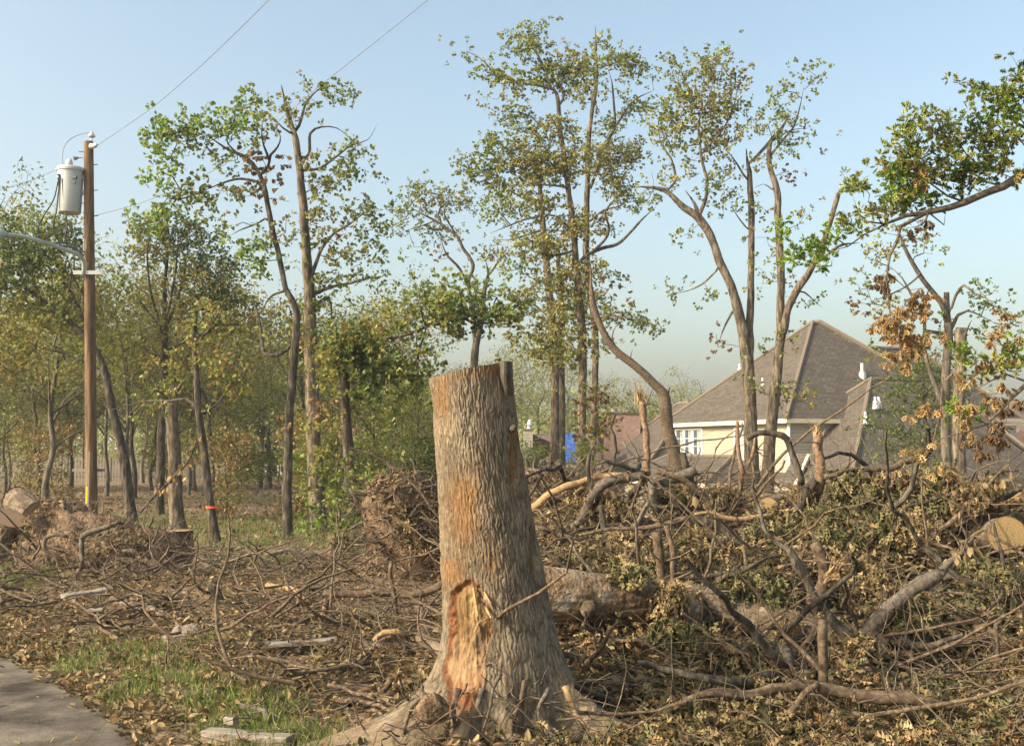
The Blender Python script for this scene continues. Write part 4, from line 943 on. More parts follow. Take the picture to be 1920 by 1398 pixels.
tree("oak_tree", "left one of the paired pale trunks beyond the debris pile, crown hidden among neighbours", 33,
 [[(1040, 900, 9), (1041, 780, 9), (1038, 650, 9), (1033, 594, 8.5), (1024, 482, 7), (1016, 399, 6), (1009, 322, 4), (1000, 280, 2)],
  [(1020, 430, 3), (990, 440, 2.5), (955, 450, 2), (930, 448, 1)], [(1014, 380, 2.5), (980, 370, 2), (945, 350, 1.5)], [(1034, 600, 3), (1000, 570, 2), (975, 560, 1.5)]],
 [(1000, 330, 36, 34, Ol, .8), (960, 360, 34, 24, Ol, .7), (955, 440, 34, 18, Ol, .6), (1000, 560, 34, 26, Ol), (960, 590, 34, 26, Yl), (1030, 620, 34, 26, Ol)], dens=1.75, leaf=.09, per=29)
tree("oak_tree", "right one of the paired pale trunks beyond the debris pile", 34,
 [[(1052, 900, 8), (1053, 760, 8), (1050, 640, 7), (1052, 560, 6), (1046, 480, 4), (1050, 440, 2)], [(1051, 620, 2.5), (1070, 590, 2), (1085, 580, 1.5)]],
 [(1050, 470, 30, 30, Ol, .6), (1075, 590, 30, 24, Yl, .8), (1040, 680, 30, 26, Ol, .8)], dens=1.75, leaf=.09, per=29)
tree("oak_tree", "leaning brown oak behind the big stump with forked bare limbs and thin crown", 34,
 [[(876, 930, 9), (882, 760, 8), (892, 650, 8), (903, 590, 7), (908, 545, 5), (915, 515, 4), (910, 487, 2.5)],
  [(892, 650, 5), (885, 580, 5), (878, 530, 4), (888, 498, 4), (868, 466, 3.5), (856, 443, 3), (822, 418, 2.5), (792, 402, 2), (762, 385, 1.2)],
  [(880, 540, 3.5), (862, 505, 3), (838, 478, 2.5), (827, 448, 2)], [(856, 445, 2), (835, 405, 1.5), (850, 370, 1)], [(912, 520, 3), (935, 490, 2), (960, 465, 1.5)], [(822, 418, 2), (790, 430, 1.5), (755, 440, 1)]],
 [(785, 355, 36, 18, G), (752, 390, 30, 20, G), (800, 390, 36, 24, Ol, .8), (835, 370, 30, 18, Ol, .8), (868, 378, 30, 24, Ol), (800, 430, 30, 20, G, .8), (745, 425, 22, 16, G), (850, 430, 30, 20, Ol, .6), (840, 480, 24, 22, Br, .3), (910, 480, 22, 20, Br, .5), (790, 460, 26, 8, G, .6), (920, 470, 36, 26, Ol, .6)], dens=1.84, leaf=.09, per=25, bark=M_barkf)
tree("broken_tree", "snapped tree whose long yellow splintered limb bends up and left from a forked stub", 27,
 [[(1272, 885, 13), (1262, 845, 13), (1252, 800, 13), (1248, 760, 13), (1244, 738, 12), (1228, 722, 10), (1205, 698, 9), (1180, 678, 9), (1152, 655, 8), (1130, 622, 7), (1114, 580, 7), (1108, 540, 5), (1105, 500, 3)],
  [(1248, 765, 9), (1252, 742, 7), (1256, 726, 4)], [(1150, 652, 2), (1150, 620, 1.5), (1175, 590, 1)], [(1180, 680, 2), (1185, 655, 1.5)]],
 [(1150, 560, 30, 20, Br, .4), (1120, 520, 24, 20, Br, .4)], dens=.8, leaf=.09, per=21, bark=M_stick)
tree("oak_tree", "oak forking low with trunk leaning left before the house roof, long left limb", 28,
 [[(1408, 905, 14), (1408, 800, 14), (1404, 720, 14), (1399, 670, 13), (1392, 623, 11), (1376, 554, 10), (1351, 495, 9), (1333, 444, 9), (1310, 408, 9), (1282, 390, 7), (1246, 357, 5), (1200, 350, 3.5), (1188, 352, 2)],
  [(1404, 690, 10), (1406, 609, 8), (1408, 518, 7.5), (1408, 426, 7), (1406, 353, 6.5), (1401, 307, 5), (1399, 280, 4)],
  [(1312, 408, 6), (1302, 382, 5), (1285, 357, 3)],
  [(1314, 400, 4), (1324, 365, 4), (1326, 335, 3.5), (1316, 300, 3), (1314, 270, 2.5), (1310, 230, 2), (1330, 180, 1.5), (1345, 120, 1)],
  [(1250, 360, 3), (1266, 335, 3), (1260, 300, 2.5), (1240, 270, 2), (1235, 240, 1.5)],
  [(1404, 305, 3.5), (1430, 280, 3.5), (1456, 252, 4), (1475, 229, 4), (1491, 200, 2)],
  [(1316, 290, 2), (1350, 250, 2), (1370, 210, 1.5), (1380, 160, 1)],
  [(1385, 585, 2.5), (1372, 585, 3), (1355, 620, 2), (1345, 650, 1.2)],
  [(1350, 500, 2.5), (1320, 530, 2), (1290, 545, 1.5), (1262, 550, 1)], [(1408, 430, 2), (1385, 400, 1.5), (1370, 370, 1)], [(1404, 330, 2.5), (1380, 290, 2), (1362, 270, 1.5)]],
 [(1270, 125, 28, 18, G), (1345, 95, 14, 18, G), (1330, 125, 40, 24, Ol), (1375, 150, 28, 22, Ol), (1290, 165, 40, 30, Ol), (1340, 190, 46, 36, Ol), (1385, 195, 18, 26, G, .7), (1250, 205, 36, 30, G), (1290, 225, 40, 28, Ol), (1345, 250, 40, 30, Ol), (1240, 250, 34, 24, Ol, .8), (1275, 285, 34, 24, G, .6), (1330, 300, 36, 26, Ol, .5), (1240, 330, 36, 22, Ol, .5), (1360, 320, 30, 26, Ol, .5), (1225, 380, 26, 26, G, .5), (1335, 360, 30, 28, G, .6), (1370, 390, 22, 26, G, .6), (1290, 430, 20, 16, G, .4), (1268, 545, 24, 10, G, .5), (1350, 560, 30, 30, G, .22), (1410, 400, 26, 30, G, .3), (1340, 640, 20, 26, Br, .25)], dens=2.10, leaf=.09, per=29, bark=M_bark)
tree("oak_tree", "forked oak in front of the house with a sawn off right limb and wispy top", 27.5,
 [[(1436, 915, 12), (1444, 830, 12), (1452, 740, 12), (1457, 690, 11), (1462, 623, 9), (1463, 518, 8.5), (1461, 449, 8), (1456, 357, 7), (1444, 316, 6), (1443, 280, 5), (1453, 246, 3)],
  [(1460, 660, 9), (1468, 620, 9), (1477, 583, 8.5), (1494, 545, 8), (1521, 504, 7.5), (1540, 463, 7), (1558, 410, 6), (1571, 362, 5)],
  [(1446, 290, 3), (1470, 260, 2.5), (1490, 235, 2), (1500, 200, 1.5), (1508, 160, 1)],
  [(1525, 497, 3.5), (1545, 480, 3), (1568, 466, 3), (1600, 462, 2)], [(1455, 360, 2.5), (1430, 345, 2), (1414, 352, 1.5)], [(1462, 480, 3), (1470, 462, 2.5)], [(1497, 548, 2), (1512, 560, 1.5), (1535, 580, 1)], [(1450, 265, 2), (1480, 245, 1.5), (1515, 240, 1)]],
 [(1500, 122, 28, 12, G, .8), (1485, 165, 30, 20, Ol, .5), (1525, 165, 14, 26, G, .4), (1440, 185, 26, 14, G, .7), (1460, 215, 30, 20, G, .8), (1430, 240, 26, 22, Ol, .8), (1500, 230, 30, 26, G, .4), (1475, 268, 36, 20, G, .6), (1510, 262, 14, 18, G, .6), (1425, 290, 20, 26, Ol, .4), (1470, 330, 18, 30, Br, .3), (1430, 450, 26, 36, G, .3), (1440, 520, 24, 40, Ol, .4), (1500, 410, 22, 24, Ol, .4), (1500, 560, 30, 24, G, .35), (1480, 640, 26, 20, G, .35), (1432, 650, 22, 18, G, .5), (1420, 720, 26, 16, G, .5), (1500, 745, 40, 22, Ol, .5), (1450, 730, 20, 12, G, .5)], dens=2.01, leaf=.09, per=25)
tree("oak_tree", "crooked grey oak arching left over the right part of the house roof", 24,
 [[(1778, 935, 10), (1774, 820, 10), (1772, 700, 9.5), (1778, 640, 9), (1774, 590, 7), (1774, 548, 5.5)],
  [(1776, 612, 7), (1768, 575, 6), (1745, 545, 5.5), (1722, 510, 5), (1700, 475, 4), (1686, 440, 3), (1670, 410, 2)],
  [(1778, 590, 3), (1788, 555, 3), (1803, 536, 3), (1822, 550, 2.5), (1845, 560, 2), (1870, 580, 1.2)],
  [(1784, 620, 4), (1796, 590, 3.5), (1815, 582, 3), (1840, 592, 2.5), (1865, 605, 1.5)],
  [(1735, 630, 4), (1730, 590, 3.5), (1712, 555, 3), (1692, 520, 2.5), (1670, 500, 1.5)],
  [(1722, 512, 2.5), (1690, 540, 2), (1650, 560, 1.5), (1620, 570, 1)],
  [(1735, 630, 4), (1736, 660, 4), (1755, 720, 5), (1772, 760, 6)]],
 [(1640, 470, 36, 30, Ol, .7), (1665, 430, 32, 20, Ol, .6), (1625, 520, 30, 26, G, .6), (1650, 560, 40, 24, Ol, .45), (1620, 580, 30, 20, Br, .3), (1710, 460, 26, 26, G, .4), (1740, 480, 16, 16, G, .4), (1680, 590, 40, 30, Ol, .4), (1650, 650, 26, 16, G, .5), (1830, 545, 20, 12, G), (1855, 565, 26, 18, Dk), (1870, 595, 26, 20, Dk), (1840, 620, 24, 18, Dk, .6), (1760, 640, 36, 24, Ol, .5), (1790, 610, 20, 18, G, .4), (1800, 680, 20, 30, G, .4), (1890, 610, 20, 16, G, .6), (1740, 600, 20, 18, Br, .4)], dens=1.93, leaf=.09, per=21, bark=M_barkf)
tree("snag", "dead trunk snapped flat at the top, beside the crooked grey oak at right", 23,
 [[(1800, 945, 13), (1799, 850, 13), (1797, 750, 13), (1800, 680, 12.5), (1801, 620, 12), (1801, 614, 11)], [(1806, 640, 3), (1815, 615, 3), (1822, 600, 2)]],
 [(1796, 790, 22, 30, G, .4), (1812, 700, 16, 20, G, .35)], cat="dead tree", dens=.9, leaf=.1, per=10, bark=M_bark)
tree("young_tree", "fine leaved dark green young tree before the right side of the house roof", 26,
 [[(1738, 935, 5), (1736, 850, 4.5), (1734, 780, 4), (1730, 720, 3), (1726, 680, 1.5)], [(1735, 800, 2), (1690, 780, 1.5), (1660, 790, 1)], [(1732, 740, 2), (1770, 710, 1.5), (1790, 700, 1)], [(1737, 850, 2), (1700, 830, 1.5), (1670, 838, 1)], [(1737, 840, 2), (1780, 820, 1.5)]],
 [(1700, 690, 34, 16, Dk, 1.0), (1735, 700, 50, 28, Dk, 1.2), (1680, 730, 44, 20, Dk, .9), (1760, 740, 46, 26, Dk, .9), (1710, 765, 56, 26, Dk, 1), (1640, 790, 40, 16, Dk, .7), (1700, 815, 50, 28, Dk, .9), (1770, 800, 34, 36, Dk, .8), (1670, 840, 40, 18, Dk, .6), (1740, 860, 50, 24, Dk, .6), (1610, 800, 20, 10, Dk, .5)], dens=4.2, leaf=.085, per=20, leafkind='far', twig=.003)
tree("oak_tree", "oak behind the utility pole with dark leafy crown at the left edge, trunk leaning left", 26,
 [[(245, 980, 10), (238, 900, 10), (220, 800, 9.5), (206, 750, 9), (196, 700, 8), (180, 660, 7), (150, 620, 6), (110, 585, 5), (70, 555, 4), (30, 530, 3), (-10, 505, 2)],
  [(182, 665, 5), (160, 610, 4), (140, 560, 3.5), (110, 520, 3), (80, 490, 2.5), (50, 470, 1.5)],
  [(158, 605, 3), (155, 560, 3), (135, 520, 2.5), (120, 480, 2)], [(150, 620, 3), (130, 600, 2.5), (60, 575, 2), (10, 565, 1.5)], [(196, 705, 4), (160, 680, 3), (110, 660, 2), (60, 650, 1)]],
 [(20, 430, 30, 22, Dk, 1.2), (52, 412, 18, 14, G), (30, 480, 44, 32, Dk, 1.2), (85, 430, 24, 22, G), (110, 420, 22, 16, G), (125, 450, 30, 20, Dk), (80, 480, 44, 30, Dk), (20, 530, 50, 30, Dk, 1.2), (112, 510, 22, 26, G, 1), (60, 540, 30, 20, G, .8), (120, 590, 36, 24, G, .7), (70, 620, 50, 24, Ol, .7), (15, 600, 34, 34, Ol), (140, 530, 18, 18, G, .6), (10, 680, 40, 36, Yl)], dens=2.6, leaf=.09, per=32, bark=M_barkd)
tree("oak_tree", "round topped dark green oak right of the utility pole with many thin upright stems", 29,
 [[(298, 990, 9), (300, 900, 9), (304, 780, 8.5), (308, 690, 8), (310, 620, 6), (308, 560, 5), (312, 500, 3.5), (318, 440, 2)],
  [(309, 640, 4), (295, 590, 3), (282, 540, 2.5), (278, 480, 2), (284, 430, 1.5)], [(309, 620, 4), (330, 570, 3), (345, 520, 2.5), (355, 460, 2)], [(310, 600, 3), (325, 540, 2.5), (332, 480, 2), (335, 430, 1.5)], [(300, 610, 2.5), (270, 570, 2), (245, 530, 1.5)], [(330, 575, 2.5), (375, 550, 2), (410, 520, 1.5), (440, 500, 1)], [(306, 660, 3), (350, 640, 2), (400, 620, 1.5)]],
 [(310, 410, 34, 20, G), (268, 430, 24, 24, G), (300, 445, 44, 26, G), (345, 440, 34, 24, Dk), (385, 445, 26, 20, Dk, 1.2), (395, 480, 28, 24, Dk), (340, 480, 36, 26, G, .8), (270, 475, 34, 26, Ol), (430, 510, 32, 24, Dk, 1.3), (375, 520, 36, 26, Yl), (245, 530, 26, 14, G, .8), (320, 530, 36, 24, Ol, .6), (280, 560, 34, 22, Ol, .5), (400, 560, 44, 26, Dk), (350, 580, 44, 28, Yl, .9), (440, 560, 30, 26, G), (300, 620, 44, 26, Ol, .7), (400, 620, 44, 30, Yl), (460, 600, 34, 34, Yl)], dens=2.8, leaf=.088, per=29, bark=M_barkd)
tree("snag", "thick sawn off trunk with green sprouts at its ragged top, right of the utility pole", 22.5,
 [[(333, 1005, 17), (330, 960, 15.5), (328, 880, 14), (324, 800, 13.5), (322, 745, 13), (324, 728, 9)], [(326, 745, 5), (340, 722, 4), (352, 705, 2)], [(320, 750, 4), (300, 735, 2.5), (280, 728, 2)]],
 [(325, 715, 32, 18, Ol, .8), (290, 730, 24, 12, G, .5), (300, 680, 30, 20, Yl, .6), (352, 700, 16, 16, G)], cat="dead tree", dens=1.93, leaf=.088, per=27)
tree("oak_tree", "dark barked slim oak with orange tape round its trunk, right of the sawn off trunk", 20.5,
 [[(404, 1028, 9.5), (396, 960, 9), (386, 880, 8.5), (376, 790, 8), (369, 730, 7.5), (366, 690, 6), (362, 640, 4), (368, 590, 3), (360, 540, 2)],
  [(374, 765, 4), (350, 748, 4), (320, 752, 3), (280, 752, 2.5), (210, 768, 1.5)], [(380, 778, 3), (405, 760, 2.5), (430, 730, 2)], [(366, 650, 2.5), (400, 610, 4), (440, 608, 4.5), (470, 590, 2)]],
 [(370, 600, 36, 30, Yl), (360, 660, 30, 26, Ol, .6), (410, 640, 36, 30, Yl), (440, 690, 36, 30, Yl, .8), (300, 760, 36, 16, G, .4), (420, 720, 36, 26, Ol, .8)], dens=1.93, leaf=.088, per=27, bark=M_barkd)
mb = MB(); q = P(394, 951, 20.4); mb.tube([q-(0, -.1, .02), q+(0, .1, .02)], .11, 12); o = mb.build("flagging_tape", M_tape); tag(o, "orange flagging tape tied round the slim dark trunk", "tape")
tree("oak_tree", "vine covered oak left of the big stump with bushy clump on its broken top", 19,
 [[(668, 1030, 13), (662, 960, 12.5), (656, 880, 12), (650, 800, 12), (646, 730, 11), (645, 680, 9), (650, 655, 6)],
  [(660, 650, 5), (690, 640, 4.5), (720, 634, 4), (760, 628, 3.5), (800, 612, 3), (850, 600, 2.5), (900, 588, 2), (960, 575, 1.5), (1000, 560, 1)],
  [(655, 665, 3), (700, 690, 2.5), (740, 720, 2), (760, 745, 1.5)], [(650, 690, 3), (620, 700, 2.5), (590, 720, 2)], [(720, 634, 2), (760, 660, 2), (800, 690, 1.5)], [(800, 612, 2), (790, 585, 1.5), (790, 545, 1)]],
 [(655, 640, 30, 20, Dk, 1.6), (640, 660, 34, 22, Ol, 1.3), (665, 670, 22, 36, Dk, 1.6), (690, 640, 30, 24, Yl, .8), (640, 700, 30, 26, Ol, 1), (680, 720, 20, 34, Dk, .8), (720, 610, 36, 18, Yl, .8), (725, 700, 40, 26, G, .9), (770, 680, 36, 26, G, .8), (760, 640, 30, 20, G, .6), (790, 575, 34, 12, G, 1), (800, 535, 14, 8, G, 1), (840, 570, 40, 22, G, 1.2), (880, 545, 36, 18, G, 1.1), (900, 590, 44, 18, Dk, 1.1), (950, 570, 40, 20, G, 1), (850, 610, 34, 14, Yl, .8), (970, 610, 30, 14, Ol, .7), (770, 730, 40, 30, G, .7), (740, 770, 26, 26, G, .5)], dens=4.4, leaf=.09, per=32, bark=M_barkd)
tree("sapling", "leafy sapling with dead brown leaves at the foot of the vine covered oak", 17.5,
 [[(640, 1035, 4), (638, 980, 3.5), (630, 900, 3), (640, 840, 2)], [(636, 960, 2), (665, 920, 1.5), (690, 880, 1)], [(634, 920, 2), (600, 880, 1.5)], [(638, 990, 2), (610, 960, 1.5)], [(638, 970, 1.5), (680, 950, 1)]],
 [(620, 880, 40, 26, G), (660, 920, 40, 34, G), (620, 940, 40, 30, G), (680, 960, 34, 30, Dk), (650, 990, 36, 30, G), (600, 770, 24, 16, Br, 1), (610, 830, 36, 24, Yl, .7), (700, 900, 26, 24, G), (575, 980, 30, 20, Bt, .5), (665, 1000, 20, 30, Dk)], dens=2.01, leaf=.088, per=29)
tree("shrub", "bright green bushy shrub just left of the big stump", 30,
 [[(772, 945, 4), (772, 900, 3), (770, 860, 2)], [(772, 915, 2), (745, 890, 1.5)], [(772, 910, 2), (800, 880, 1.5)]],
 [(770, 860, 44, 24, Bt, 2.2), (800, 890, 36, 26, Bt, 2), (750, 895, 30, 26, Bt, 2), (780, 920, 46, 26, G, 2), (820, 850, 20, 20, Bt, 2)], cat="shrub", dens=3.6, leaf=.09, per=22, leafkind='far')
tree("shrub", "rounded dark green shrub right of the big stump below the siding chimney", 34,
 [[(1005, 930, 4), (1005, 890, 3), (1005, 860, 2)], [(1005, 895, 2), (985, 870, 1.5)], [(1005, 900, 2), (1025, 875, 1.5)]],
 [(1000, 855, 26, 22, G, 2.4), (1010, 885, 34, 24, Dk, 2.4), (985, 890, 20, 26, G, 2)], cat="shrub", dens=1.75, leaf=.1, per=24, leafkind='far')
tree("evergreen_tree", "dark dense evergreen in the middle of the woods before the white house", 48,
 [[(505, 930, 5), (505, 850, 4), (505, 790, 2)], [(505, 870, 2), (480, 850, 1.5)], [(505, 860, 2), (530, 840, 1.5)]],
 [(505, 815, 34, 26, Dk, 1.6), (490, 850, 44, 26, Dk, 1.6), (530, 860, 34, 30, Dk, 1.6), (510, 890, 40, 20, Dk, 1.6)], dens=.9, leaf=.09, per=49, leafkind='far')
tree("shrub", "brown leaved scrub with dead foliage right of the paired trunks", 24,
 [[(1130, 930, 4), (1128, 850, 3), (1120, 790, 2), (1124, 740, 1)], [(1126, 830, 2), (1140, 800, 1.5), (1150, 770, 1)]],
 [(1125, 740, 26, 26, Br, 1), (1130, 790, 24, 24, 'orange', .7), (1110, 800, 20, 26, Br, .8), (1120, 830, 30, 26, G, .8), (1145, 760, 24, 26, Ol, .6), (1100, 730, 20, 20, Yl, .6), (1080, 850, 24, 24, G, .8)], cat="shrub", dens=2.10, leaf=.088, per=27)
# near oak whose trunk stands outside the right edge
tree("oak_tree", "near oak reaching in from the right edge with large green leaves against the sky", 9.6,
 [[(2160, 1400, 33), (2150, 1100, 31), (2130, 800, 30), (2090, 560, 25), (2060, 420, 21), (2010, 330, 16), (1960, 305, 13), (1920, 322, 9.6), (1880, 350, 8.9), (1850, 362, 8.1), (1810, 380, 7.4), (1780, 390, 6.7), (1740, 398, 5.9), (1700, 404, 5.2), (1660, 420, 3.7), (1620, 440, 3.4), (1590, 462, 3), (1560, 470, 2.5)],
  [(1700, 404, 3.7), (1688, 425, 3.7), (1682, 450, 3.7), (1668, 480, 3.3), (1662, 510, 3.4), (1664, 560, 3), (1668, 600, 2.5), (1690, 640, 1.7)],
  [(1750, 398, 3), (1735, 415, 2.5), (1722, 424, 2.1), (1700, 428, 1.7)], [(1740, 400, 2.1), (1770, 422, 1.7), (1772, 400, 1.3)], [(1860, 362, 2.5), (1820, 320, 2.1), (1770, 305, 1.7), (1740, 290, 1.3)],
  [(2000, 325, 8.9), (1950, 260, 5.9), (1900, 230, 3.7), (1860, 190, 2.5), (1830, 165, 1.7)], [(1960, 270, 5.2), (1935, 190, 3.7), (1915, 130, 2.5), (1900, 100, 1.7)],
  [(1800, 385, 2.5), (1750, 350, 2.1), (1710, 320, 1.7), (1680, 280, 1.3)], [(1640, 430, 2.1), (1610, 400, 1.7), (1600, 370, 0.85)], [(1600, 458, 1.7), (1560, 440, 1.7), (1530, 470, 1.3), (1490, 495, 0.85)], [(1780, 390, 2.1), (1740, 375, 1.7), (1700, 360, 1.3)],
  [(1672, 540, 1.7), (1700, 545, 1.3), (1740, 540, 0.85)]],
 [(1820, 160, 20, 14, G, 1), (1850, 175, 16, 12, G, .8), (1880, 180, 30, 26, G, 1), (1915, 150, 20, 40, Dk, 1), (1900, 210, 30, 30, Bt, 1.2), (1860, 240, 26, 20, G, .6), (1775, 215, 16, 14, G, .7), (1720, 230, 26, 14, G, 1), (1700, 250, 30, 20, G, 1), (1745, 250, 30, 22, Ol, .9), (1790, 240, 34, 20, Dk, .9), (1840, 250, 34, 22, Dk, 1), (1880, 270, 34, 26, G, 1.1), (1690, 290, 34, 24, G, 1.2), (1740, 290, 30, 24, Ol, 1), (1800, 300, 34, 26, G, 1.1), (1850, 300, 34, 26, G, 1), (1680, 330, 30, 24, Bt, 1.2), (1720, 330, 34, 26, Yl, 1.2), (1770, 340, 26, 20, Dk, 1), (1830, 330, 40, 20, Dk, 1.3), (1890, 320, 26, 20, Yl, .8), (1690, 365, 36, 20, Bt, 1.5), (1735, 375, 24, 14, Bt, 1), (1660, 380, 20, 18, G, .8), (1612, 345, 22, 14, G, 1), (1600, 340, 12, 12, G, .6), (1640, 400, 26, 18, Ol, 1), (1590, 420, 26, 18, G, .9), (1570, 440, 20, 14, Bt, .9), (1540, 458, 30, 24, Bt, .7), (1505, 480, 32, 20, Bt, .7), (1530, 500, 16, 8, Bt, 1), (1460, 425, 10, 8, Bt, 1), (1715, 325, 18, 20, 'orange', .8), (1665, 300, 12, 16, 'orange', .8), (1900, 250, 14, 12, 'orange', .8), (1720, 420, 14, 10, Br, .7),
  (1655, 515, 8, 20, Br, 1.6), (1672, 590, 12, 26, 'orange', 2.2), (1690, 620, 26, 20, 'orange', 2.4), (1715, 570, 16, 20, 'orange', 1.6), (1735, 545, 12, 12, 'orange', 2), (1690, 650, 20, 14, 'orange', 2.2), (1725, 640, 22, 14, 'orange', 2.4), (1694, 680, 7, 18, 'orange', 2.5)],
 dens=13, leaf=.078, per=15, spread=.075, twig=.0022, seg=.09, bark=M_grey, leafkind='oak', drift=.4, trunk_sides=18)
tree("maple_tree", "near leafy twigs with withered orange and green leaves at the lower right edge", 8.2,
 [[(2060, 1400, 14), (2050, 1100, 12), (2010, 850, 10), (1980, 760, 8), (1950, 725, 6), (1920, 722, 5), (1890, 750, 4), (1850, 795, 3), (1800, 812, 2.5), (1765, 822, 2), (1740, 840, 1.5)],
  [(1960, 735, 5), (1940, 690, 4), (1900, 670, 3), (1870, 640, 2), (1880, 610, 1.2)], [(1920, 722, 3), (1880, 700, 2.5), (1860, 712, 2), (1820, 735, 1.5), (1780, 752, 1)], [(1890, 755, 2), (1886, 790, 1.5), (1860, 830, 1)], [(1990, 780, 4), (1950, 800, 3), (1910, 850, 2), (1870, 882, 1.5)], [(1900, 670, 2), (1910, 640, 1.5), (1916, 600, 1)]],
 [(1870, 640, 22, 20, 'orange', 1.2), (1890, 610, 16, 12, 'orange', 1), (1900, 655, 22, 14, Bt, 2), (1880, 690, 26, 18, 'yellow', 1.6), (1835, 690, 12, 12, 'orange', 1), (1815, 665, 12, 22, Bt, 2), (1860, 740, 16, 10, 'orange', 1.5), (1872, 755, 12, 14, Br, 1.6), (1910, 760, 16, 24, Br, 1.4), (1820, 760, 16, 8, 'orange', 1), (1790, 770, 12, 10, Bt, 1), (1740, 770, 8, 10, 'orange', 1), (1800, 795, 26, 12, 'orange', 1), (1860, 830, 20, 22, Br, 2), (1870, 800, 14, 14, Br, 1.4), (1730, 835, 14, 8, 'orange', 1), (1780, 870, 14, 14, 'orange', 1.5), (1900, 700, 16, 26, G, 1.2)],
 dens=13, leaf=.08, per=7, spread=.06, twig=.0022, seg=.09, bark=M_grey, leafkind='oak', drift=.3)

# ------------------------------------------------------------------ woods: modelled once per kind, then copied
def wood_variant(name, label, group, H, r, pal, n, seed, lean=.1, low=.35):
    rd_ = np.random.default_rng(seed); root = thing(name, (0, 0, 0), label, "tree", group)
    az = rd_.uniform(0, 6.28); c = [(0, 0, -.3, r*1.2)]
    for k in range(1, 9):
        t = k/8; c.append((lean*H*t*t*math.cos(az)+rd_.normal()*.05*k**.5, lean*H*t*t*math.sin(az)+rd_.normal()*.05*k**.5, H*.92*t, r*(1-.8*t)))
    c = catmull(c, .3); mb = MB(); mb.tube(c[:, :3], c[:, 3], 8, True, .12, seed); nodes_p = [p for p in c[len(c)//4:, :3]]
    for k in range(5):
        j = rd_.integers(len(c)//4, len(c)*3//4); a = rd_.uniform(0, 6.28); L = H*rd_.uniform(.15, .3); p = c[j, :3]; l = [p]
        for s in range(1, 5): l.append(p+np.array([math.cos(a)*L*s/4, math.sin(a)*L*s/4, L*(.9*s/4)+rd_.normal()*.05*L]))
        l = catmull(l, .3); mb.tube(l, np.linspace(c[j, 3]*.55, .008, len(l)), 6); nodes_p += list(l[1:])
    mb.build("trunk", M_barkf if seed % 2 else M_barkd, root, smooth=True)
    tg = []
    for b in range(9):
        z = H*rd_.uniform(low, .95); a = rd_.uniform(0, 6.28); q = H*rd_.uniform(.05, .24)*(1.1-abs(z/H-.6))
        cc = np.array([lean*H*(z/H)**2*math.cos(az)+q*math.cos(a), lean*H*(z/H)**2*math.sin(az)+q*math.sin(a), z]); s = H*rd_.uniform(.06, .12)
        tg += [cc+rd_.normal(size=3)*s*np.array([1, 1, .7]) for _ in range(n//9)]
    tg = np.array(tg); arr, chains, cnt = grow(nodes_p, tg, rd_, .5)
    tubes_mesh('branches', [(arr[ch], np.array([.0055*max(1, cnt[k] if k < len(cnt) else 1)**.5 for k in ch[1:2]+ch[1:]])) for ch in chains if len(ch) > 1], M_barkf, root, 3)
    LP = []; LC = []
    for t in tg:
        m = rd_.poisson(15)+3; LP.append(t+rd_.normal(size=(m, 3))*.27*np.array([1, 1, .6])); LC.append(colors(pal[rd_.integers(len(pal))], m)*rd_.uniform(.55, 1.05))
    LP = np.concatenate(LP); build_leaves('crown', LP, rd_.normal(size=LP.shape)+np.array([0, 0, .1]), rd_.uniform(.09, .17, len(LP)), np.concatenate(LC), M_leaf, 'far', root)
    return root
def copy_tree(o, parent=None, label=None):
    c = o.copy(); C.objects.link(c); c.parent = parent
    for ch in o.children: copy_tree(ch, c)
    return c
KINDS = [("woodland_tree", "thin trunked tree with yellow and olive leaves in the woods behind the left yard", "yellowing trees in the woods", 8.4, .10, ['yellow', 'olive', 'green'], 280, 1),
         ("woodland_tree", "small tree with dark green leaves in the woods behind the left yard", "dark green trees in the woods", 8.0, .09, ['dark', 'green', 'olive'], 300, 2),
         ("woodland_tree", "slim tree with mixed green and rusty leaves in the woods behind the left yard", "rusty leaved trees in the woods", 7.6, .08, ['yellow', 'brown', 'olive', 'green', 'olive'], 260, 3),
         ("woodland_tree", "tall thin tree with sparse olive leaves in the woods behind the left yard", "sparse tall trees in the woods", 9.4, .10, ['olive', 'green'], 240, 4),
         ("backyard_tree", "pale green tree beyond the roofs behind the house and debris", "trees beyond the roofs", 8.0, .12, ['green', 'olive'], 200, 5)]
KINDS += [("understory_shrub", "bushy yellow green undergrowth shrub among the trunks of the left woods", "undergrowth shrubs in the woods", 3.2, .03, ['yellow', 'olive', 'green', 'bright'], 130, 6),
          ("understory_shrub", "bushy rust and green undergrowth shrub among the trunks of the left woods", "rusty undergrowth in the woods", 2.8, .03, ['brown', 'yellow', 'orange', 'olive'], 110, 7)]
protos = [wood_variant(*k[:6], k[6], k[7], lean=.08+.04*(i % 3), low=(.42, .35, .25, .5, .28, .05, .05)[i]) for i, k in enumerate(KINDS)]
used = [0]*len(protos)
def place(k, x, y, s, rz):
    o = protos[k] if not used[k] else copy_tree(protos[k]); used[k] += 1
    o.location = (float(x), float(y), float(ground(x, y))); o.rotation_euler = (0, 0, rz); o.scale = (s, s, s*random.uniform(.9, 1.1))
r2 = random.Random(11); spots = []
for i in range(66):
    for _ in range(60):
        Y = r2.uniform(27, 46) if i < 22 else r2.uniform(42, 84); px = r2.uniform(-90, 860 if Y > 45 else 780); x = (px-960)/F*Y
        if abs(Y-57) < .8 or (600 < px < 830 and Y < 76 and r2.random() < .75): continue
        if all(math.hypot(x-a, Y-b) > 1.8 for a, b in spots): break
    spots.append((x, Y)); s = r2.uniform(.75, 1.05)*(1.0 if Y < 60 else 1.1)
    if px > 610: s *= .78
    place(r2.choice([0, 0, 1, 2, 2, 3]), x, Y, s, r2.uniform(0, 6.28))
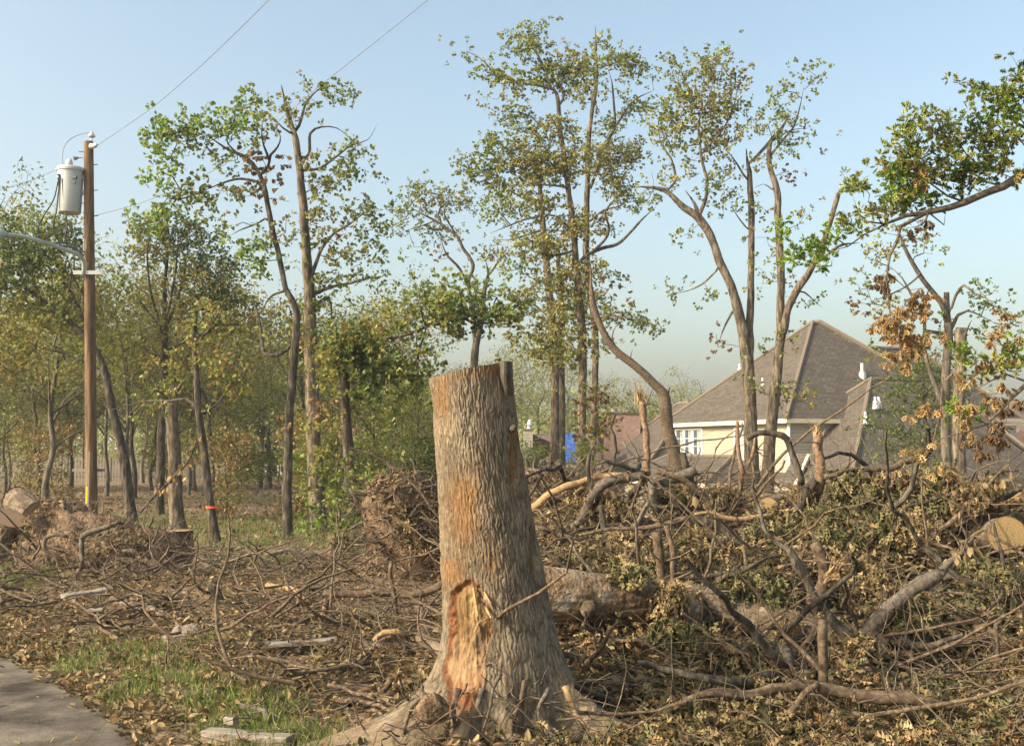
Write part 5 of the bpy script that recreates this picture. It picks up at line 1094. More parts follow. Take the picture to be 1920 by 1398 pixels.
for px, Y, k, s in [(95, 34, 6, .8), (430, 27, 6, .7), (455, 36, 5, .7), (570, 27, 6, .9), (600, 33, 5, 1.1), (620, 24, 5, .7), (700, 24, 5, .6), (800, 30, 5, .7), (735, 27, 1, .42), (780, 29, 1, .5), (715, 31, 2, .5), (60, 44, 6, .9), (310, 46, 5, .8), (-20, 36, 5, .8)]:
    place(k, (px-960)/F*Y, Y, s, r2.uniform(0, 6.28))
for px, Y, s in [(1190, 84, 1.15), (1222, 88, 1.1), (1262, 92, 1.25), (1295, 96, 1.2), (1325, 92, 1.05), (1150, 80, 1.1), (1110, 74, .9), (960, 74, 1.0), (1005, 82, 1.15), (1065, 86, 1.2), (930, 70, .9), (1890, 100, .8), (1925, 96, .9), (1850, 110, .7), (880, 88, 1.0)]:
    place(4, (px-960)/F*Y, Y, s*1.05, r2.uniform(0, 6.28))
# far woods read as one mass
tg = []; 
for k in range(2600):
    Y = rng.uniform(95, 190); px = rng.uniform(-250, 2150); x = (px-960)/F*Y
    top = 4+4.5*vn(np.array([x*.06]), np.array([Y*.03]), 5)[0]-(1.5 if px > 1100 else 0)
    tg.append((x, Y, -2.5+(top+2.5)*rng.random()**.6))
tg = np.array(tg); LP = np.repeat(tg, 26, 0)+rng.normal(size=(len(tg)*26, 3))*np.array([1.0, 1.0, .75])
cc_ = np.repeat(np.concatenate([colors('olive', len(tg)//2), colors('green', len(tg)-len(tg)//2)])[rng.permutation(len(tg))], 26, 0)*rng.uniform(.8, 1.2, (len(LP), 1))
fo = build_leaves("far_woods", LP, rng.normal(size=LP.shape), rng.uniform(.35, .7, len(LP)), cc_, M_leaf, 'far', origin=(0, 120, 0)); tag(fo, "hazy strip of far woods along the horizon", "woods", kind="stuff")
# ------------------------------------------------------------------ debris: named pieces
def disc(name, c, nrm_, r, m, parent, rough=.06, seed=0):
    nrm_ = np.asarray(nrm_, float); nrm_ /= np.linalg.norm(nrm_); ref = np.array([0, 0, 1.]) if abs(nrm_[2]) < .9 else np.array([1., 0, 0])
    a = np.cross(ref, nrm_); a /= np.linalg.norm(a); b = np.cross(nrm_, a); N = 40; th = np.arange(N)*2*math.pi/N
    v = [np.asarray(c, float)]; uv = [(0, 0)]
    for q in (.33, .66, 1.0):
        rr = r*q*(1+rough*(2*fbm(np.cos(th)*1.5+seed, np.sin(th)*1.5+seed, 3, 3)-1))
        for k in range(N): v.append(c+rr[k]*(math.cos(th[k])*a+math.sin(th[k])*b)); uv.append((math.cos(th[k])*q, math.sin(th[k])*q))
    f = [(0, 1+k, 1+(k+1) % N) for k in range(N)]
    for i in range(2):
        for k in range(N): f.append((1+i*N+k, 1+(i+1)*N+k, 1+(i+1)*N+(k+1) % N, 1+i*N+(k+1) % N))
    return link_mesh(name, np.array(v), f, m, parent, uv=[[uv[i] for i in q] for q in f])
def log_piece(name, label, pts, rad, m=None, cuts=(True, True), cat="log", rough=.1, cm=None, sides=28, group=None, seed=1, stubs=()):
    c = catmull(pts, max(.012, rad*.09)); R = thing(name, (c[:, 0].mean(), c[:, 1].mean(), c[:, 2].min()-rad), label, cat, group)
    ar = np.concatenate([[0], np.cumsum(np.linalg.norm(np.diff(c[:, :3], axis=0), axis=1))]); rr = np.full(len(c), rad)*(1+.05*np.sin(ar*9+seed)+.05*(fbm(ar*3, ar*0+seed, 3, 3)-.5))
    NS = 84; v, f = tube_geo(c, rr, NS, True); th = np.arange(NS)*2*math.pi/NS; cv = np.asarray(c)[:, :3]; n_ = len(cv)
    wv = v[:n_*NS].reshape(n_, NS, 3); rid = 1-np.abs(2*fbm((th[None, :]*9+seed)*1.0+1.5*fbm(np.cos(th)[None, :]*3, ar[:, None]*6, 4, 2), ar[:, None]*7+np.cos(th)[None, :]*2, seed, 3)-1)
    lump = fbm(np.cos(th)[None, :]*1.3+5, ar[:, None]*2.4+np.sin(th)[None, :]*1.3, seed+2, 3)-.5
    k_ = 1+rough*(1.1*lump-.85*(rid**3)); k_[0] *= .97; k_[-1] *= .97
    wv = cv[:, None, :]+(wv-cv[:, None, :])*k_[:, :, None]; v[:n_*NS] = wv.reshape(-1, 3)
    mb = MB(); mb.add(v, f); mb.build("bark", m or M_log, R, smooth=False)
    for p in R.children[0].data.polygons: p.use_smooth = len(p.vertices) == 4
    for k, (e, s) in enumerate(((0, 1), (-1, -2))):
        if cuts[k]:
            d = c[e]-c[s]; d /= np.linalg.norm(d); disc("cut_end", c[e]+d*.004, d, rr[e]*1.0, cm or M_ring, R, rough*.9, seed)
    for (p, q, r) in stubs:
        mb = MB(); mb.tube([p, (np.array(p)+q)/2, q], [r*1.2, r, r*.9], 14, True, .25, 3); mb.build("knot", M_stick, R, smooth=True)
    return R
def stick(label, pts, m=None, Y=None, cut=None, name="fallen_branch", cat="branch", lift=.06, side=4, drift=0.0, leaves=None, rough=.12, seed=None):
    m = m or M_stick; seed = seed if seed is not None else hash_s(label) % 97
    rs = np.random.default_rng(seed)
    if Y is None: Ys = [Yg(a, b) for a, b, _ in pts]; Ys = [y-lift for y in np.convolve(np.pad(Ys, 1, mode='edge'), [.25, .5, .25], 'valid')]
    else: Ys = [Y+drift*i/len(pts) for i in range(len(pts))]
    w_ = np.array([(*P(a, b, y), max(r*y/F, .004)) for (a, b, r), y in zip(pts, Ys)])
    c = catmull(w_, .05); c[:, :3] += (np.stack([vn(np.arange(len(c))*.5, np.full(len(c), seed+k*3.3), 5) for k in range(3)], 1)-.5)*np.minimum(c[:, 3:4], .03)*.9
    g_ = np.arange(len(c)); c[:, 3] = np.maximum(c[:, 3], .003)*(1+.14*(2*vn(g_*.45, g_*0+seed, 7)-1))
    R = thing(name, (c[0, 0], c[0, 1], c[:, 2].min()), label, cat)
    mb = MB(); mb.tube(c[:, :3], c[:, 3], 10, True, rough, seed); mb.build("limb", m, R, smooth=True)
    if cut is not None:
        e, s = (0, 1) if cut == 0 else (-1, -3); d = c[e, :3]-c[s, :3]; d /= np.linalg.norm(d); disc("cut_end", c[e, :3]+d*.003, d, c[e, 3]*1.0, M_ring, R, .05)
    ln = []
    for k in range(side):
        j = rs.integers(len(c)//5, len(c)); L = rs.uniform(.15, .55); d = rs.normal(size=3)+np.array([0, 0, .15]); p = c[j, :3].copy(); l = [p]
        for q in range(6): d = d/np.linalg.norm(d)+rs.normal(size=3)*.28; l.append(l[-1]+d/np.linalg.norm(d)*L/6)
        ln.append((np.array(l), np.linspace(min(.008, c[j, 3]*.5), .0018, 7)))
    if ln: tubes_mesh("side_twigs", ln, M_twig, R, 4)
    if leaves:
        n, pal, up = leaves; j = rs.integers(len(c)//3, len(c), n); pp = c[j, :3]+rs.normal(size=(n, 3))*.05
        build_leaves("dead_leaves", pp, rs.normal(size=(n, 3))*.5+np.array([0, 0, up]), rs.uniform(.06, .12, n), colors(pal, n), M_dead, 'dead', R)
    return R
# big lying trunks
def PY(a, b, y): return P(a, b, y)
M_lich = noise_mat("lichen_log_bark", [(.32, (.06, .04, .025)), (.46, (.17, .115, .07)), (.58, (.25, .185, .12)), (.7, (.38, .39, .33))], (1.5, 1.5, 1.5), 3.4, 10, .9, 1, .03, 22)
log_piece("fallen_log", "thick lichen spotted fallen trunk lying right behind the big stump", [PY(1000, 1112, 7.9), PY(1080, 1117, 7.95), PY(1170, 1128, 8.1), PY(1290, 1150, 8.3)], .19, M_lich, (False, True), "fallen log", .1, M_ringd, stubs=[(PY(1104, 1138, 7.85), PY(1102, 1143, 7.72), .055)])
log_piece("fallen_log", "long grey fallen trunk under the hanging dead leaves in the centre of the pile", [PY(1285, 1125, 8.5), PY(1380, 1150, 8.3), PY(1480, 1180, 8.1), PY(1580, 1205, 8.0), PY(1660, 1230, 7.9)], .14, M_log, (False, False), "fallen log", .1)
log_piece("sawn_log", "sawn log with round yellow cut face at the right edge of the pile", [PY(1888, 1003, 9.8), PY(1858, 1005, 10.3), PY(1822, 1006, 10.9), PY(1780, 1006, 11.7)], .16, M_log, (True, False), "log", .07)
for o in list(bpy.data.objects):
    if o.name == "cut_end" and abs(o.parent.location[0]-4.1) < .6: pass
log_piece("fallen_log", "tan barked fallen limb lying across the far right of the pile top", [PY(1925, 928, 10.6), PY(1880, 945, 10.9), PY(1835, 965, 11.3), PY(1800, 985, 11.6)], .07, M_peel, (False, False), "fallen log", .1)
log_piece("fallen_log", "pale bare trunk sloping down along the top of the pile right of the stump", [PY(975, 885, 13.4), PY(1030, 898, 13.2), PY(1085, 912, 13), PY(1140, 935, 12.6)], .085, M_soil, (False, False), "fallen log", .14)
log_piece("fallen_log", "fallen trunk with brown torn end lying along the pile crest in front of the house", [PY(1430, 940, 12.9), PY(1520, 938, 12.9), PY(1600, 940, 12.8), PY(1700, 946, 12.6)], .09, M_log, (True, False), "fallen log", .12)
log_piece("sawn_log", "short sawn log with orange cut face on the pile crest below the twin oaks", [PY(1440, 952, 12.0), PY(1470, 950, 12.5), PY(1500, 948, 13)], .11, M_log, (True, False), "log", .1)
log_piece("fallen_log", "greyish fallen trunk on the left lawn behind the debris, beside the low cut stump", [PY(372, 1052, 13.8), PY(400, 1075, 13.4), PY(440, 1102, 12.8), PY(470, 1118, 12.4)], .085, M_log, (False, True), "fallen log", .12, M_ringd)
log_piece("sawn_log", "small sawn log with round brown end lying in the grass at lower left", [PY(456, 1306, 7.35), PY(480, 1310, 7.5), PY(520, 1322, 7.6)], .042, M_log, (True, True), "log", .07, M_ringd)
log_piece("sawn_log", "short cut branch piece with pale end leaning left of the big stump base", [PY(788, 1194, 8.4), PY(808, 1207, 8.2), PY(833, 1222, 8.0)], .042, M_log, (True, False), "log", .08)
log_piece("sawn_log", "tilted weathered grey log section at the far left edge, upper one", [PY(30, 938, 16.2), PY(50, 950, 16.0), PY(66, 962, 15.9)], .2, M_log, (True, True), "log", .1, M_ringd)
log_piece("stump", "low freshly cut stump in front of the sawn off trunk on the left lawn", [(*PY(327, 1052, 17.2)[:2], -.1), (*PY(327, 1052, 17.2)[:2], .2), (*PY(327, 1020, 17.2)[:2], .42)], .29, M_soil, (False, True), "stump", .1, M_ringd)
log_piece("stump", "weathered stump leaning on its side at the far left edge, lower one", [(*PY(-10, 1060, 14.6)[:2], .05), PY(8, 1008, 14.6), PY(20, 972, 14.5)], .19, M_log, (False, True), "stump", .12, M_ringd)
log_piece("stump", "small splintered stump by the vine covered oak", [(*PY(630, 1050, 16.5)[:2], 0), PY(632, 1030, 16.5), PY(630, 1005, 16.5)], .13, M_log, (False, True), "stump", .15, M_ringd)
log_piece("clay_stub", "clay coated broken trunk stub standing beside the root mass left of the big stump", [(*PY(742, 1070, 13.5)[:2], .1), PY(738, 1010, 13.5), PY(722, 975, 13.6), PY(700, 945, 13.8)], .21, M_soil, (False, False), "trunk stub", .2)

T = [
 ("long limb with pale peeled underside rising from the big stump to the branch knot", [(993, 957, 8), (1035, 925, 8), (1085, 906, 7), (1130, 893, 7), (1190, 888, 6)], M_peel, 10.9, None),
 ("smooth grey bent limb with frayed yellow broken tip right of the big stump", [(1036, 1003, 7), (1080, 984, 7), (1095, 962, 8), (1112, 930, 9), (1135, 905, 9), (1165, 895, 9), (1210, 893, 9)], M_grey, 10.6, None),
 ("sawn off grey limb pointing right from the branch knot on the pile crest", [(1212, 905, 10), (1235, 897, 9), (1265, 897, 10), (1305, 882, 11)], M_grey, 10.8, 1),
 ("short cut stub standing up from the sawn off grey limb", [(1300, 935, 5), (1297, 905, 5), (1288, 875, 6), (1281, 850, 6)], M_barkd, 10.75, 1),
 ("reddish upright broken stem with frayed top on the pile crest", [(1222, 930, 8), (1214, 880, 8), (1212, 840, 7), (1208, 790, 6), (1203, 752, 7)], M_red, 11.0, None),
 ("brown branch drooping right and down from the branch knot", [(1228, 882, 5), (1262, 893, 5), (1295, 908, 6), (1325, 938, 6), (1340, 965, 6), (1355, 985, 7)], M_stick, 10.6, None),
 ("dark thick crooked limb running down right through the dead foliage", [(1296, 970, 10), (1325, 980, 10), (1352, 985, 10), (1372, 1008, 10), (1410, 1028, 9), (1440, 1055, 7)], M_barkd, 10.1, None),
 ("pale freshly split sliver of wood lying level above the dark crooked limb", [(1298, 965, 4), (1330, 961, 4), (1362, 972, 5), (1400, 972, 5), (1450, 963, 3)], M_peel, 10.2, None),
 ("thin grey branch curving down left from the branch knot", [(1218, 940, 4), (1196, 978, 5), (1172, 1008, 5), (1145, 1043, 6), (1112, 1056, 5), (1060, 1066, 4)], M_grey, 10.0, None),
 ("straight brown upright trunk in the middle of the pile, right of the lichen spotted trunk", [(1234, 998, 9), (1240, 1050, 9), (1242, 1110, 9), (1248, 1180, 10), (1254, 1245, 11)], M_stick, 9.0, None),
 ("thin forked branch hanging beside the straight brown upright trunk", [(1248, 985, 5), (1262, 1035, 5), (1262, 1100, 4), (1258, 1150, 4), (1280, 1180, 4), (1290, 1210, 3), (1265, 1240, 3)], M_stick, 8.9, None),
 ("crooked dark stem crossing down behind the grey bent limb", [(1128, 948, 5), (1132, 990, 6), (1147, 1035, 6), (1160, 1070, 6), (1172, 1100, 5), (1182, 1114, 4)], M_barkd, 10.2, None),
 ("short crooked dark twig standing upright left of the reddish stem", [(1104, 852, 3.5), (1103, 880, 4), (1108, 905, 4), (1112, 935, 4), (1125, 960, 4)], M_barkd, 10.8, None),
 ("long straight pale twig rising right from the base of the big stump", [(1056, 1236, 3), (1105, 1195, 4), (1150, 1160, 4), (1180, 1130, 4.5), (1215, 1098, 4.5)], M_stick, 8.1, None),
 ("Y shaped reddish sapling stem rising before the twin oaks", [(1386, 962, 5), (1386, 920, 5), (1390, 888, 5), (1384, 845, 4), (1383, 790, 3)], M_red, 11.3, None),
 ("right fork of the Y shaped reddish sapling", [(1391, 890, 4), (1405, 870, 3.5), (1412, 845, 3), (1416, 815, 1.5)], M_red, 11.3, None),
 ("dark branch arching over from the twin oaks and down to the pile", [(1402, 822, 5), (1425, 812, 5), (1455, 812, 6), (1474, 820, 6), (1482, 845, 6), (1495, 880, 7), (1502, 908, 7)], M_barkd, 11.2, None),
 ("dark crooked trunk piece below the arching dark branch", [(1530, 900, 8), (1512, 925, 9), (1496, 958, 9), (1485, 985, 8), (1474, 1015, 8)], M_barkd, 11.0, None),
 ("orange splintered upright stub before the shaded wall of the house", [(1535, 925, 10), (1537, 890, 9), (1534, 850, 9), (1532, 815, 9)], M_red, 11.1, None),
 ("long bare branch with cut tip sticking out right along the pile crest", [(1545, 895, 6), (1580, 883, 5), (1620, 878, 5), (1665, 877, 6), (1700, 866, 6), (1722, 857, 6)], M_stick, 11.0, 1),
 ("slanting brown branch hung with dead leaves at the right of the pile", [(1745, 1006, 6), (1795, 968, 5), (1838, 925, 4), (1880, 880, 3)], M_stick, 10.2, None),
 ("thin branch lying across the tan limb at the right edge", [(1790, 960, 3), (1840, 945, 4), (1890, 930, 4), (1930, 905, 4)], M_barkd, 10.3, None),
 ("thick blue grey limb slanting up right across the pile", [(1585, 1232, 14), (1618, 1195, 15), (1660, 1150, 16), (1700, 1112, 15), (1735, 1088, 14), (1765, 1075, 12)], M_grey, 8.0, None),
 ("thinner bend continuing from the top of the thick blue grey limb", [(1762, 1078, 8), (1785, 1050, 6), (1815, 1025, 5), (1828, 1000, 3)], M_grey, 8.3, None),
 ("grey branch lying level below the sawn log with yellow face", [(1760, 1082, 7), (1815, 1078, 7), (1870, 1072, 6), (1930, 1088, 6)], M_grey, 9.2, None),
 ("brown branch lying level right of the thick blue grey limb, upper one", [(1690, 1202, 5), (1740, 1185, 5), (1790, 1170, 6), (1868, 1160, 6)], M_stick, 8.0, None),
 ("brown branch lying level right of the thick blue grey limb, lower one", [(1600, 1243, 6), (1660, 1232, 6), (1720, 1222, 7), (1790, 1208, 7), (1850, 1190, 6)], M_stick, 7.8, None),
 ("left half of the long crooked foreground branch, with split pale bark", [(1200, 1348, 6), (1255, 1330, 7), (1300, 1308, 7), (1345, 1297, 8), (1400, 1302, 8), (1450, 1292, 9), (1495, 1283, 8), (1535, 1288, 9)], M_stick, 6.5, None),
 ("dark right half of the long crooked foreground branch, with a knob and upturned tip", [(1530, 1286, 10), (1590, 1298, 11), (1650, 1308, 12), (1700, 1308, 11), (1760, 1320, 9), (1800, 1322, 5), (1812, 1330, 4)], M_stick, 6.45, None),
 ("upright brown stick standing in the foreground behind the crooked branch", [(1543, 1163, 8), (1541, 1220, 8), (1542, 1290, 8), (1544, 1340, 8), (1542, 1388, 8)], M_stick, 6.6, None),
 ("forked branch slanting down left from the crooked foreground branch", [(1536, 1280, 7), (1508, 1300, 7), (1490, 1325, 7), (1470, 1355, 7), (1445, 1390, 7)], M_stick, 6.4, None),
 ("orange brown stripped branch curving down right of centre", [(1498, 1040, 6), (1508, 1075, 7), (1520, 1110, 7), (1528, 1145, 7), (1532, 1170, 6)], M_red, 8.3, None),
 ("thick broken trunk top with twisted neck in the right half of the pile", [(1525, 1150, 18), (1535, 1115, 17), (1548, 1080, 14), (1545, 1045, 13), (1528, 1020, 11)], M_stick, 8.7, None),
 ("slanting branch leading down left from the upright brown stick", [(1540, 1165, 7), (1520, 1195, 7), (1500, 1220, 6), (1482, 1255, 6), (1465, 1280, 5)], M_stick, 7.4, None),
 ("splintered reddish trunk base leaning in the pile left of the upright stick", [(1490, 1170, 14), (1475, 1205, 17), (1462, 1240, 18), (1445, 1275, 16)], M_red, 7.8, None),
 ("short dark leaning branch at the centre of the lower pile", [(1345, 1168, 6), (1335, 1200, 7), (1322, 1235, 6), (1306, 1270, 5)], M_barkd, 7.8, None),
 ("dark stub of wood rising at the far left of the pile's hollow", [(1240, 960, 6), (1225, 935, 6), (1221, 915, 7)], M_grey, 10.2, None),
 ("curved limb arching under the branch knot to the right", [(1228, 930, 7), (1222, 908, 8), (1232, 900, 8), (1252, 905, 8)], M_grey, 10.3, None),
 ("level twig crossing the pile between the grey bent limb and the upright trunk", [(1085, 1003, 3), (1140, 992, 4), (1190, 990, 4), (1240, 985, 5), (1290, 968, 5)], M_stick, 9.6, None),
 ("thin bowed twig low in front of the thick grey fallen trunk", [(1170, 1200, 2.5), (1220, 1150, 3), (1245, 1100, 3), (1300, 1070, 3)], M_twig, 8.2, None),
 ("straight thin branch crossing under the slanting leafy branch", [(1725, 1020, 4), (1690, 960, 4), (1740, 940, 3), (1800, 920, 3)], M_barkd, 10.4, None),
 ("bent twig sticking up at the right edge before the roof corner", [(1852, 955, 2.5), (1868, 900, 3), (1875, 885, 2.5), (1910, 882, 2)], M_twig, 10.6, None),
 ("pair of thin arched roots at the lower right", [(1830, 1290, 3), (1860, 1275, 4), (1900, 1280, 4), (1930, 1270, 4)], M_twig, 7.2, None),
 ("rising twig with curled tip at the far right of the foreground", [(1845, 1340, 4), (1850, 1290, 4), (1870, 1230, 4), (1868, 1170, 5), (1885, 1150, 4)], M_stick, 7.4, None),
 ("thin dead branch leaning in the foreground below the crooked branch", [(1650, 1395, 4), (1662, 1350, 4), (1700, 1330, 3), (1690, 1280, 3)], M_twig, 6.6, None),
]
for i, (lab, pl, m, Y, cut) in enumerate(T):
    lv = (70, 'tan', -.9) if 'dead leaves' in lab else ((26, 'tan', -.9) if i in (1, 5, 11, 20, 23, 34) else None)
    stick(lab, pl, m, Y, cut, side=5, leaves=lv, drift=.15 if i % 2 else -.1)
# frayed wood at broken ends
def fray(px, py, Y, d, label_parent, n=14, L=.12, r=.006):
    ln = []
    for k in range(n):
        dd = np.array(d, float)+rng.normal(size=3)*.33; p = P(px, py, Y)+rng.normal(size=3)*.02; ln.append((np.array([p, p+dd*L*.5, p+dd*L*rng.uniform(.7, 1.2)]), [r, r*.7, .001]))
    par = [o for o in bpy.data.objects if o.get("label") == label_parent]
    tubes_mesh("splinters", ln, M_peel, par[0] if par else None, 4)
fray(1040, 1003, 10.6, (-.9, -.1, .1), T[1][0], 16, .12); fray(1203, 754, 11, (-.1, -.1, 1), T[4][0], 22, .16, .008); fray(1532, 818, 11.1, (0, 0, 1), T[18][0], 20, .1, .009)
fray(1556, 1085, 8.45, (.6, -.4, .7), T[32][0], 34, .13, .014); fray(1475, 1195, 7.7, (.3, -.2, 1), T[34][0], 26, .16, .01)
# left of the stump, lying on the ground
TL = [
 ("straight branch with round sawn yellow end running right to the big stump", [(605, 1110, 7), (660, 1113, 7), (720, 1111, 7), (775, 1114, 7), (812, 1103, 8), (838, 1090, 8)], M_stick, 0, 10.6),
 ("dark thick crooked limb lying left of centre in the debris", [(396, 1092, 9), (405, 1118, 9), (422, 1137, 9), (450, 1148, 10), (480, 1165, 10), (510, 1185, 11)], M_barkd, None, 10.8),
 ("brown curved branch below the sawn yellow end", [(612, 1122, 6), (606, 1150, 6), (595, 1170, 6), (575, 1183, 5), (552, 1190, 4)], M_stick, None, 9.9),
 ("pale arched piece of limb above the straight sawn branch", [(500, 1098, 7), (530, 1105, 8), (556, 1112, 8), (577, 1130, 7)], M_peel, None, None),
 ("pale flat split board of wood left of the brown curved branch", [(545, 1165, 6), (580, 1145, 7), (605, 1130, 5)], M_peel, None, None),
 ("grey root rising over the root ball at left", [(95, 1118, 4), (125, 1095, 5), (150, 1065, 5), (152, 1020, 5), (162, 1000, 5), (195, 988, 5), (225, 978, 4)], M_grey, None, 13.0),
 ("hooked root on the left side of the root ball", [(118, 1050, 3), (85, 1030, 4), (88, 1008, 4), (108, 1000, 4), (125, 1005, 3)], M_twig, None, 13.1),
 ("arched root on the right side of the root ball", [(230, 1032, 3), (255, 1035, 4), (275, 1060, 4), (285, 1080, 3)], M_twig, None, 13.0),
 ("long thin branch running level at the foot of the root ball", [(105, 1130, 3), (150, 1112, 4), (210, 1100, 4), (260, 1085, 4), (340, 1058, 3)], M_stick, None, None),
 ("dark stick lying along the edge of the road", [(0, 1221, 4), (40, 1222, 4), (60, 1234, 4), (100, 1236, 3)], M_barkd, None, None),
 ("thin forked twig beside the road edge", [(50, 1160, 2), (68, 1185, 2.5), (85, 1195, 3), (100, 1205, 3), (120, 1222, 3)], M_stick, None, None),
 ("crooked grey root lying in the grass at lower left centre", [(450, 1324, 6), (478, 1327, 6), (495, 1335, 6), (505, 1352, 5)], M_grey, None, None),
 ("arched pale root left of the big stump", [(700, 1200, 4), (722, 1185, 6), (745, 1183, 6), (757, 1192, 5)], M_peel, None, 8.6),
 ("short log stick lying in the leaves below the root mass", [(632, 1262, 7), (655, 1248, 8), (668, 1240, 7)], M_stick, None, None),
 ("dark short limb between the clay clod and the stick pile", [(665, 1250, 7), (690, 1240, 8), (716, 1240, 8)], M_barkd, None, None),
 ("thin upright forked stem before the big stump's left side", [(735, 1050, 4), (732, 1080, 4), (740, 1120, 4), (748, 1170, 4), (755, 1180, 3)], M_stick, None, 10.3),
 ("leaning grey stem above the clay stub", [(656, 915, 4), (668, 938, 4), (674, 955, 4), (690, 942, 3)], M_grey, None, 13.2),
 ("bare twig crossing the top of the clay stub", [(680, 940, 3), (705, 952, 3), (730, 958, 3), (755, 962, 2)], M_grey, None, 13.2),
 ("long slender branch with brown leaves rising before the thick sawn off trunk", [(262, 960, 2), (295, 925, 2.5), (330, 890, 2.5), (355, 860, 2), (368, 825, 1.5)], M_barkd, None, 16),
 ("curved bare branch lying before the left lawn", [(500, 1040, 4), (520, 1034, 4), (545, 1028, 4), (565, 1040, 5), (580, 1060, 4)], M_grey, None, 14.2),
 ("dark branch lying level behind the small left lawn patch", [(400, 1075, 3), (440, 1045, 4), (475, 1040, 4), (500, 1062, 4), (505, 1085, 3)], M_barkd, None, 13.5),
 ("brown stick lying across the asphalt toward the verge", [(70, 1308, 2), (120, 1312, 2), (175, 1318, 2)], M_stick, None, None),
 ("thin stick lying across the corner of the road edge", [(125, 1322, 2), (165, 1342, 3), (200, 1358, 3), (230, 1372, 2)], M_stick, None, None),
 ("log like branch lying among leaves left of centre", [(210, 1124, 7), (245, 1135, 7), (285, 1144, 7), (330, 1160, 6), (375, 1172, 6)], M_log, None, None),
 ("slanting brown branch in the lower left debris", [(270, 1235, 4), (310, 1250, 5), (340, 1262, 5)], M_stick, None, None),
 ("long curved dark branch right of the clay coloured rock", [(405, 1240, 4), (440, 1265, 4), (480, 1290, 4), (520, 1305, 3)], M_barkd, None, None),
 ("stick pointing up right below the pale arched root", [(590, 1243, 4), (620, 1225, 4), (650, 1205, 4)], M_stick, None, None),
 ("bent dark branch in the centre of the left debris", [(435, 1205, 5), (480, 1208, 6), (530, 1205, 6), (570, 1222, 5)], M_barkd, None, None),
]
for i, (lab, pl, m, cut, Y) in enumerate(TL):
    stick(lab, pl, m, Y, cut, side=2 if 'stick lying' in lab else 5, lift=.08 if 'asphalt' not in lab and 'road' not in lab else .02, leaves=(40, 'orange', -.9) if 'brown leaves' in lab else None)

# rocks and clods
def clod(name, label, px, py, Y, r, m, sq=(1, .9, .8), seed=0, cat="rock"):
    c = P(px, py, Y); v = []; f = []; NU, NV = 30, 18
    for j in range(NV+1):
        for i in range(NU):
            a = i*2*math.pi/NU; b = math.pi*j/NV; d = np.array([math.sin(b)*math.cos(a), math.sin(b)*math.sin(a), math.cos(b)])
            v.append(d)
    d = np.array(v); n = fbm(d[:, 0]*1.6+seed*3+d[:, 2], d[:, 1]*1.6+seed+d[:, 2]*1.3, seed, 5); n2 = np.abs(2*fbm(d[:, 0]*2+9+d[:, 1], d[:, 2]*2+seed, seed+3, 3)-1)
    v = c+d*np.array(sq)*r*(.7+.55*n+.25*n2)[:, None]
    for j in range(NV):
        for i in range(NU): f.append((j*NU+i, (j+1)*NU+i, (j+1)*NU+(i+1) % NU, j*NU+(i+1) % NU))
    o = link_mesh(name, v, f, m, smooth=False); return tag(o, label, cat)
clod("rock", "clay coloured chunky rock in the lower left debris", 342, 1212, 9.25, .19, M_rock, (1, .8, .85), 3)
clod("clay_clod", "brown clay clod on the ground left of the big stump", 735, 1232, 8.7, .17, M_soil, (.95, .8, 1.0), 5, "clod")
clod("rock", "small smooth rock half buried in leaves left of centre", 562, 1270, 8.2, .09, M_rock, (1.3, .9, .55), 7)
clod("clay_clod", "crumbly clay clod under the left root of the big stump", 812, 1328, 6.1, .085, M_soil, (1.1, .8, .9), 9, "clod")
clod("rock", "small grey rock on the verge left of the road corner plants", 40, 1172, 10.4, .07, M_rock, (1.3, 1, .6), 11)
clod("clay_clod", "orange brown clod on the far ground behind the curved branch", 530, 1075, 14.5, .13, M_soil, (1.4, .9, .6), 12, "clod")
# planks
def plank(label, a, b, wd, hh, name="plank", cat="plank", m=None):
    a, b = np.array(a), np.array(b); d = b-a; L = np.linalg.norm(d); d /= L; s = np.cross([0, 0, 1.], d); s /= np.linalg.norm(s); u = np.cross(d, s)
    mb = MB(); h = np.array([L, wd, hh])/2
    me = bmesh_box(h); v = me[0]@np.array([d, s, u])+(a+b)/2; mb.add(v, me[1]); o = mb.build(name, m or M_plank); tag(o, label, cat); return o
def bmesh_box(h, bev=.006):
    v = []; bev = min(bev, min(h)*.3)
    for x in (-1, 1):
        for ring in [((-1, -1, 1, 0), (1, -1, -1, 0)), ]:
            pass
    # chamfered long edges: an octagonal section
    sec = [(-h[1]+bev, -h[2]), (h[1]-bev, -h[2]), (h[1], -h[2]+bev), (h[1], h[2]-bev), (h[1]-bev, h[2]), (-h[1]+bev, h[2]), (-h[1], h[2]-bev), (-h[1], -h[2]+bev)]
    n = 7
    for k in range(n):
        x = -h[0]+2*h[0]*k/(n-1)
        for (y, z) in sec: v.append((x, y, z+.004*math.sin(k*1.3)))
    f = [(k*8+i, k*8+(i+1) % 8, (k+1)*8+(i+1) % 8, (k+1)*8+i) for k in range(n-1) for i in range(8)]
    f += [tuple(range(8))[::-1], tuple((n-1)*8+i for i in range(8))]
    return np.array(v), f
def GP(px, py, dz=0.0): y = Yg(px, py); return P(px, py, y)+np.array([0, 0, dz])
plank("weathered timber lying at the bottom edge in the grass, lower left", GP(386, 1388, .03), GP(545, 1402, .03), .10, .075)
plank("small offcut block resting on the weathered timber at the bottom edge", GP(424, 1372, .07), GP(442, 1374, .07), .045, .045, "wood_block", "wood block")
plank("flat grey plank lying before the root ball on the left", GP(118, 1128, .05), GP(207, 1114, .05), .16, .04)
plank("short pale slab of wood in the leaves left of the clay coloured rock", GP(165, 1152, .04), GP(195, 1150, .04), .09, .03)
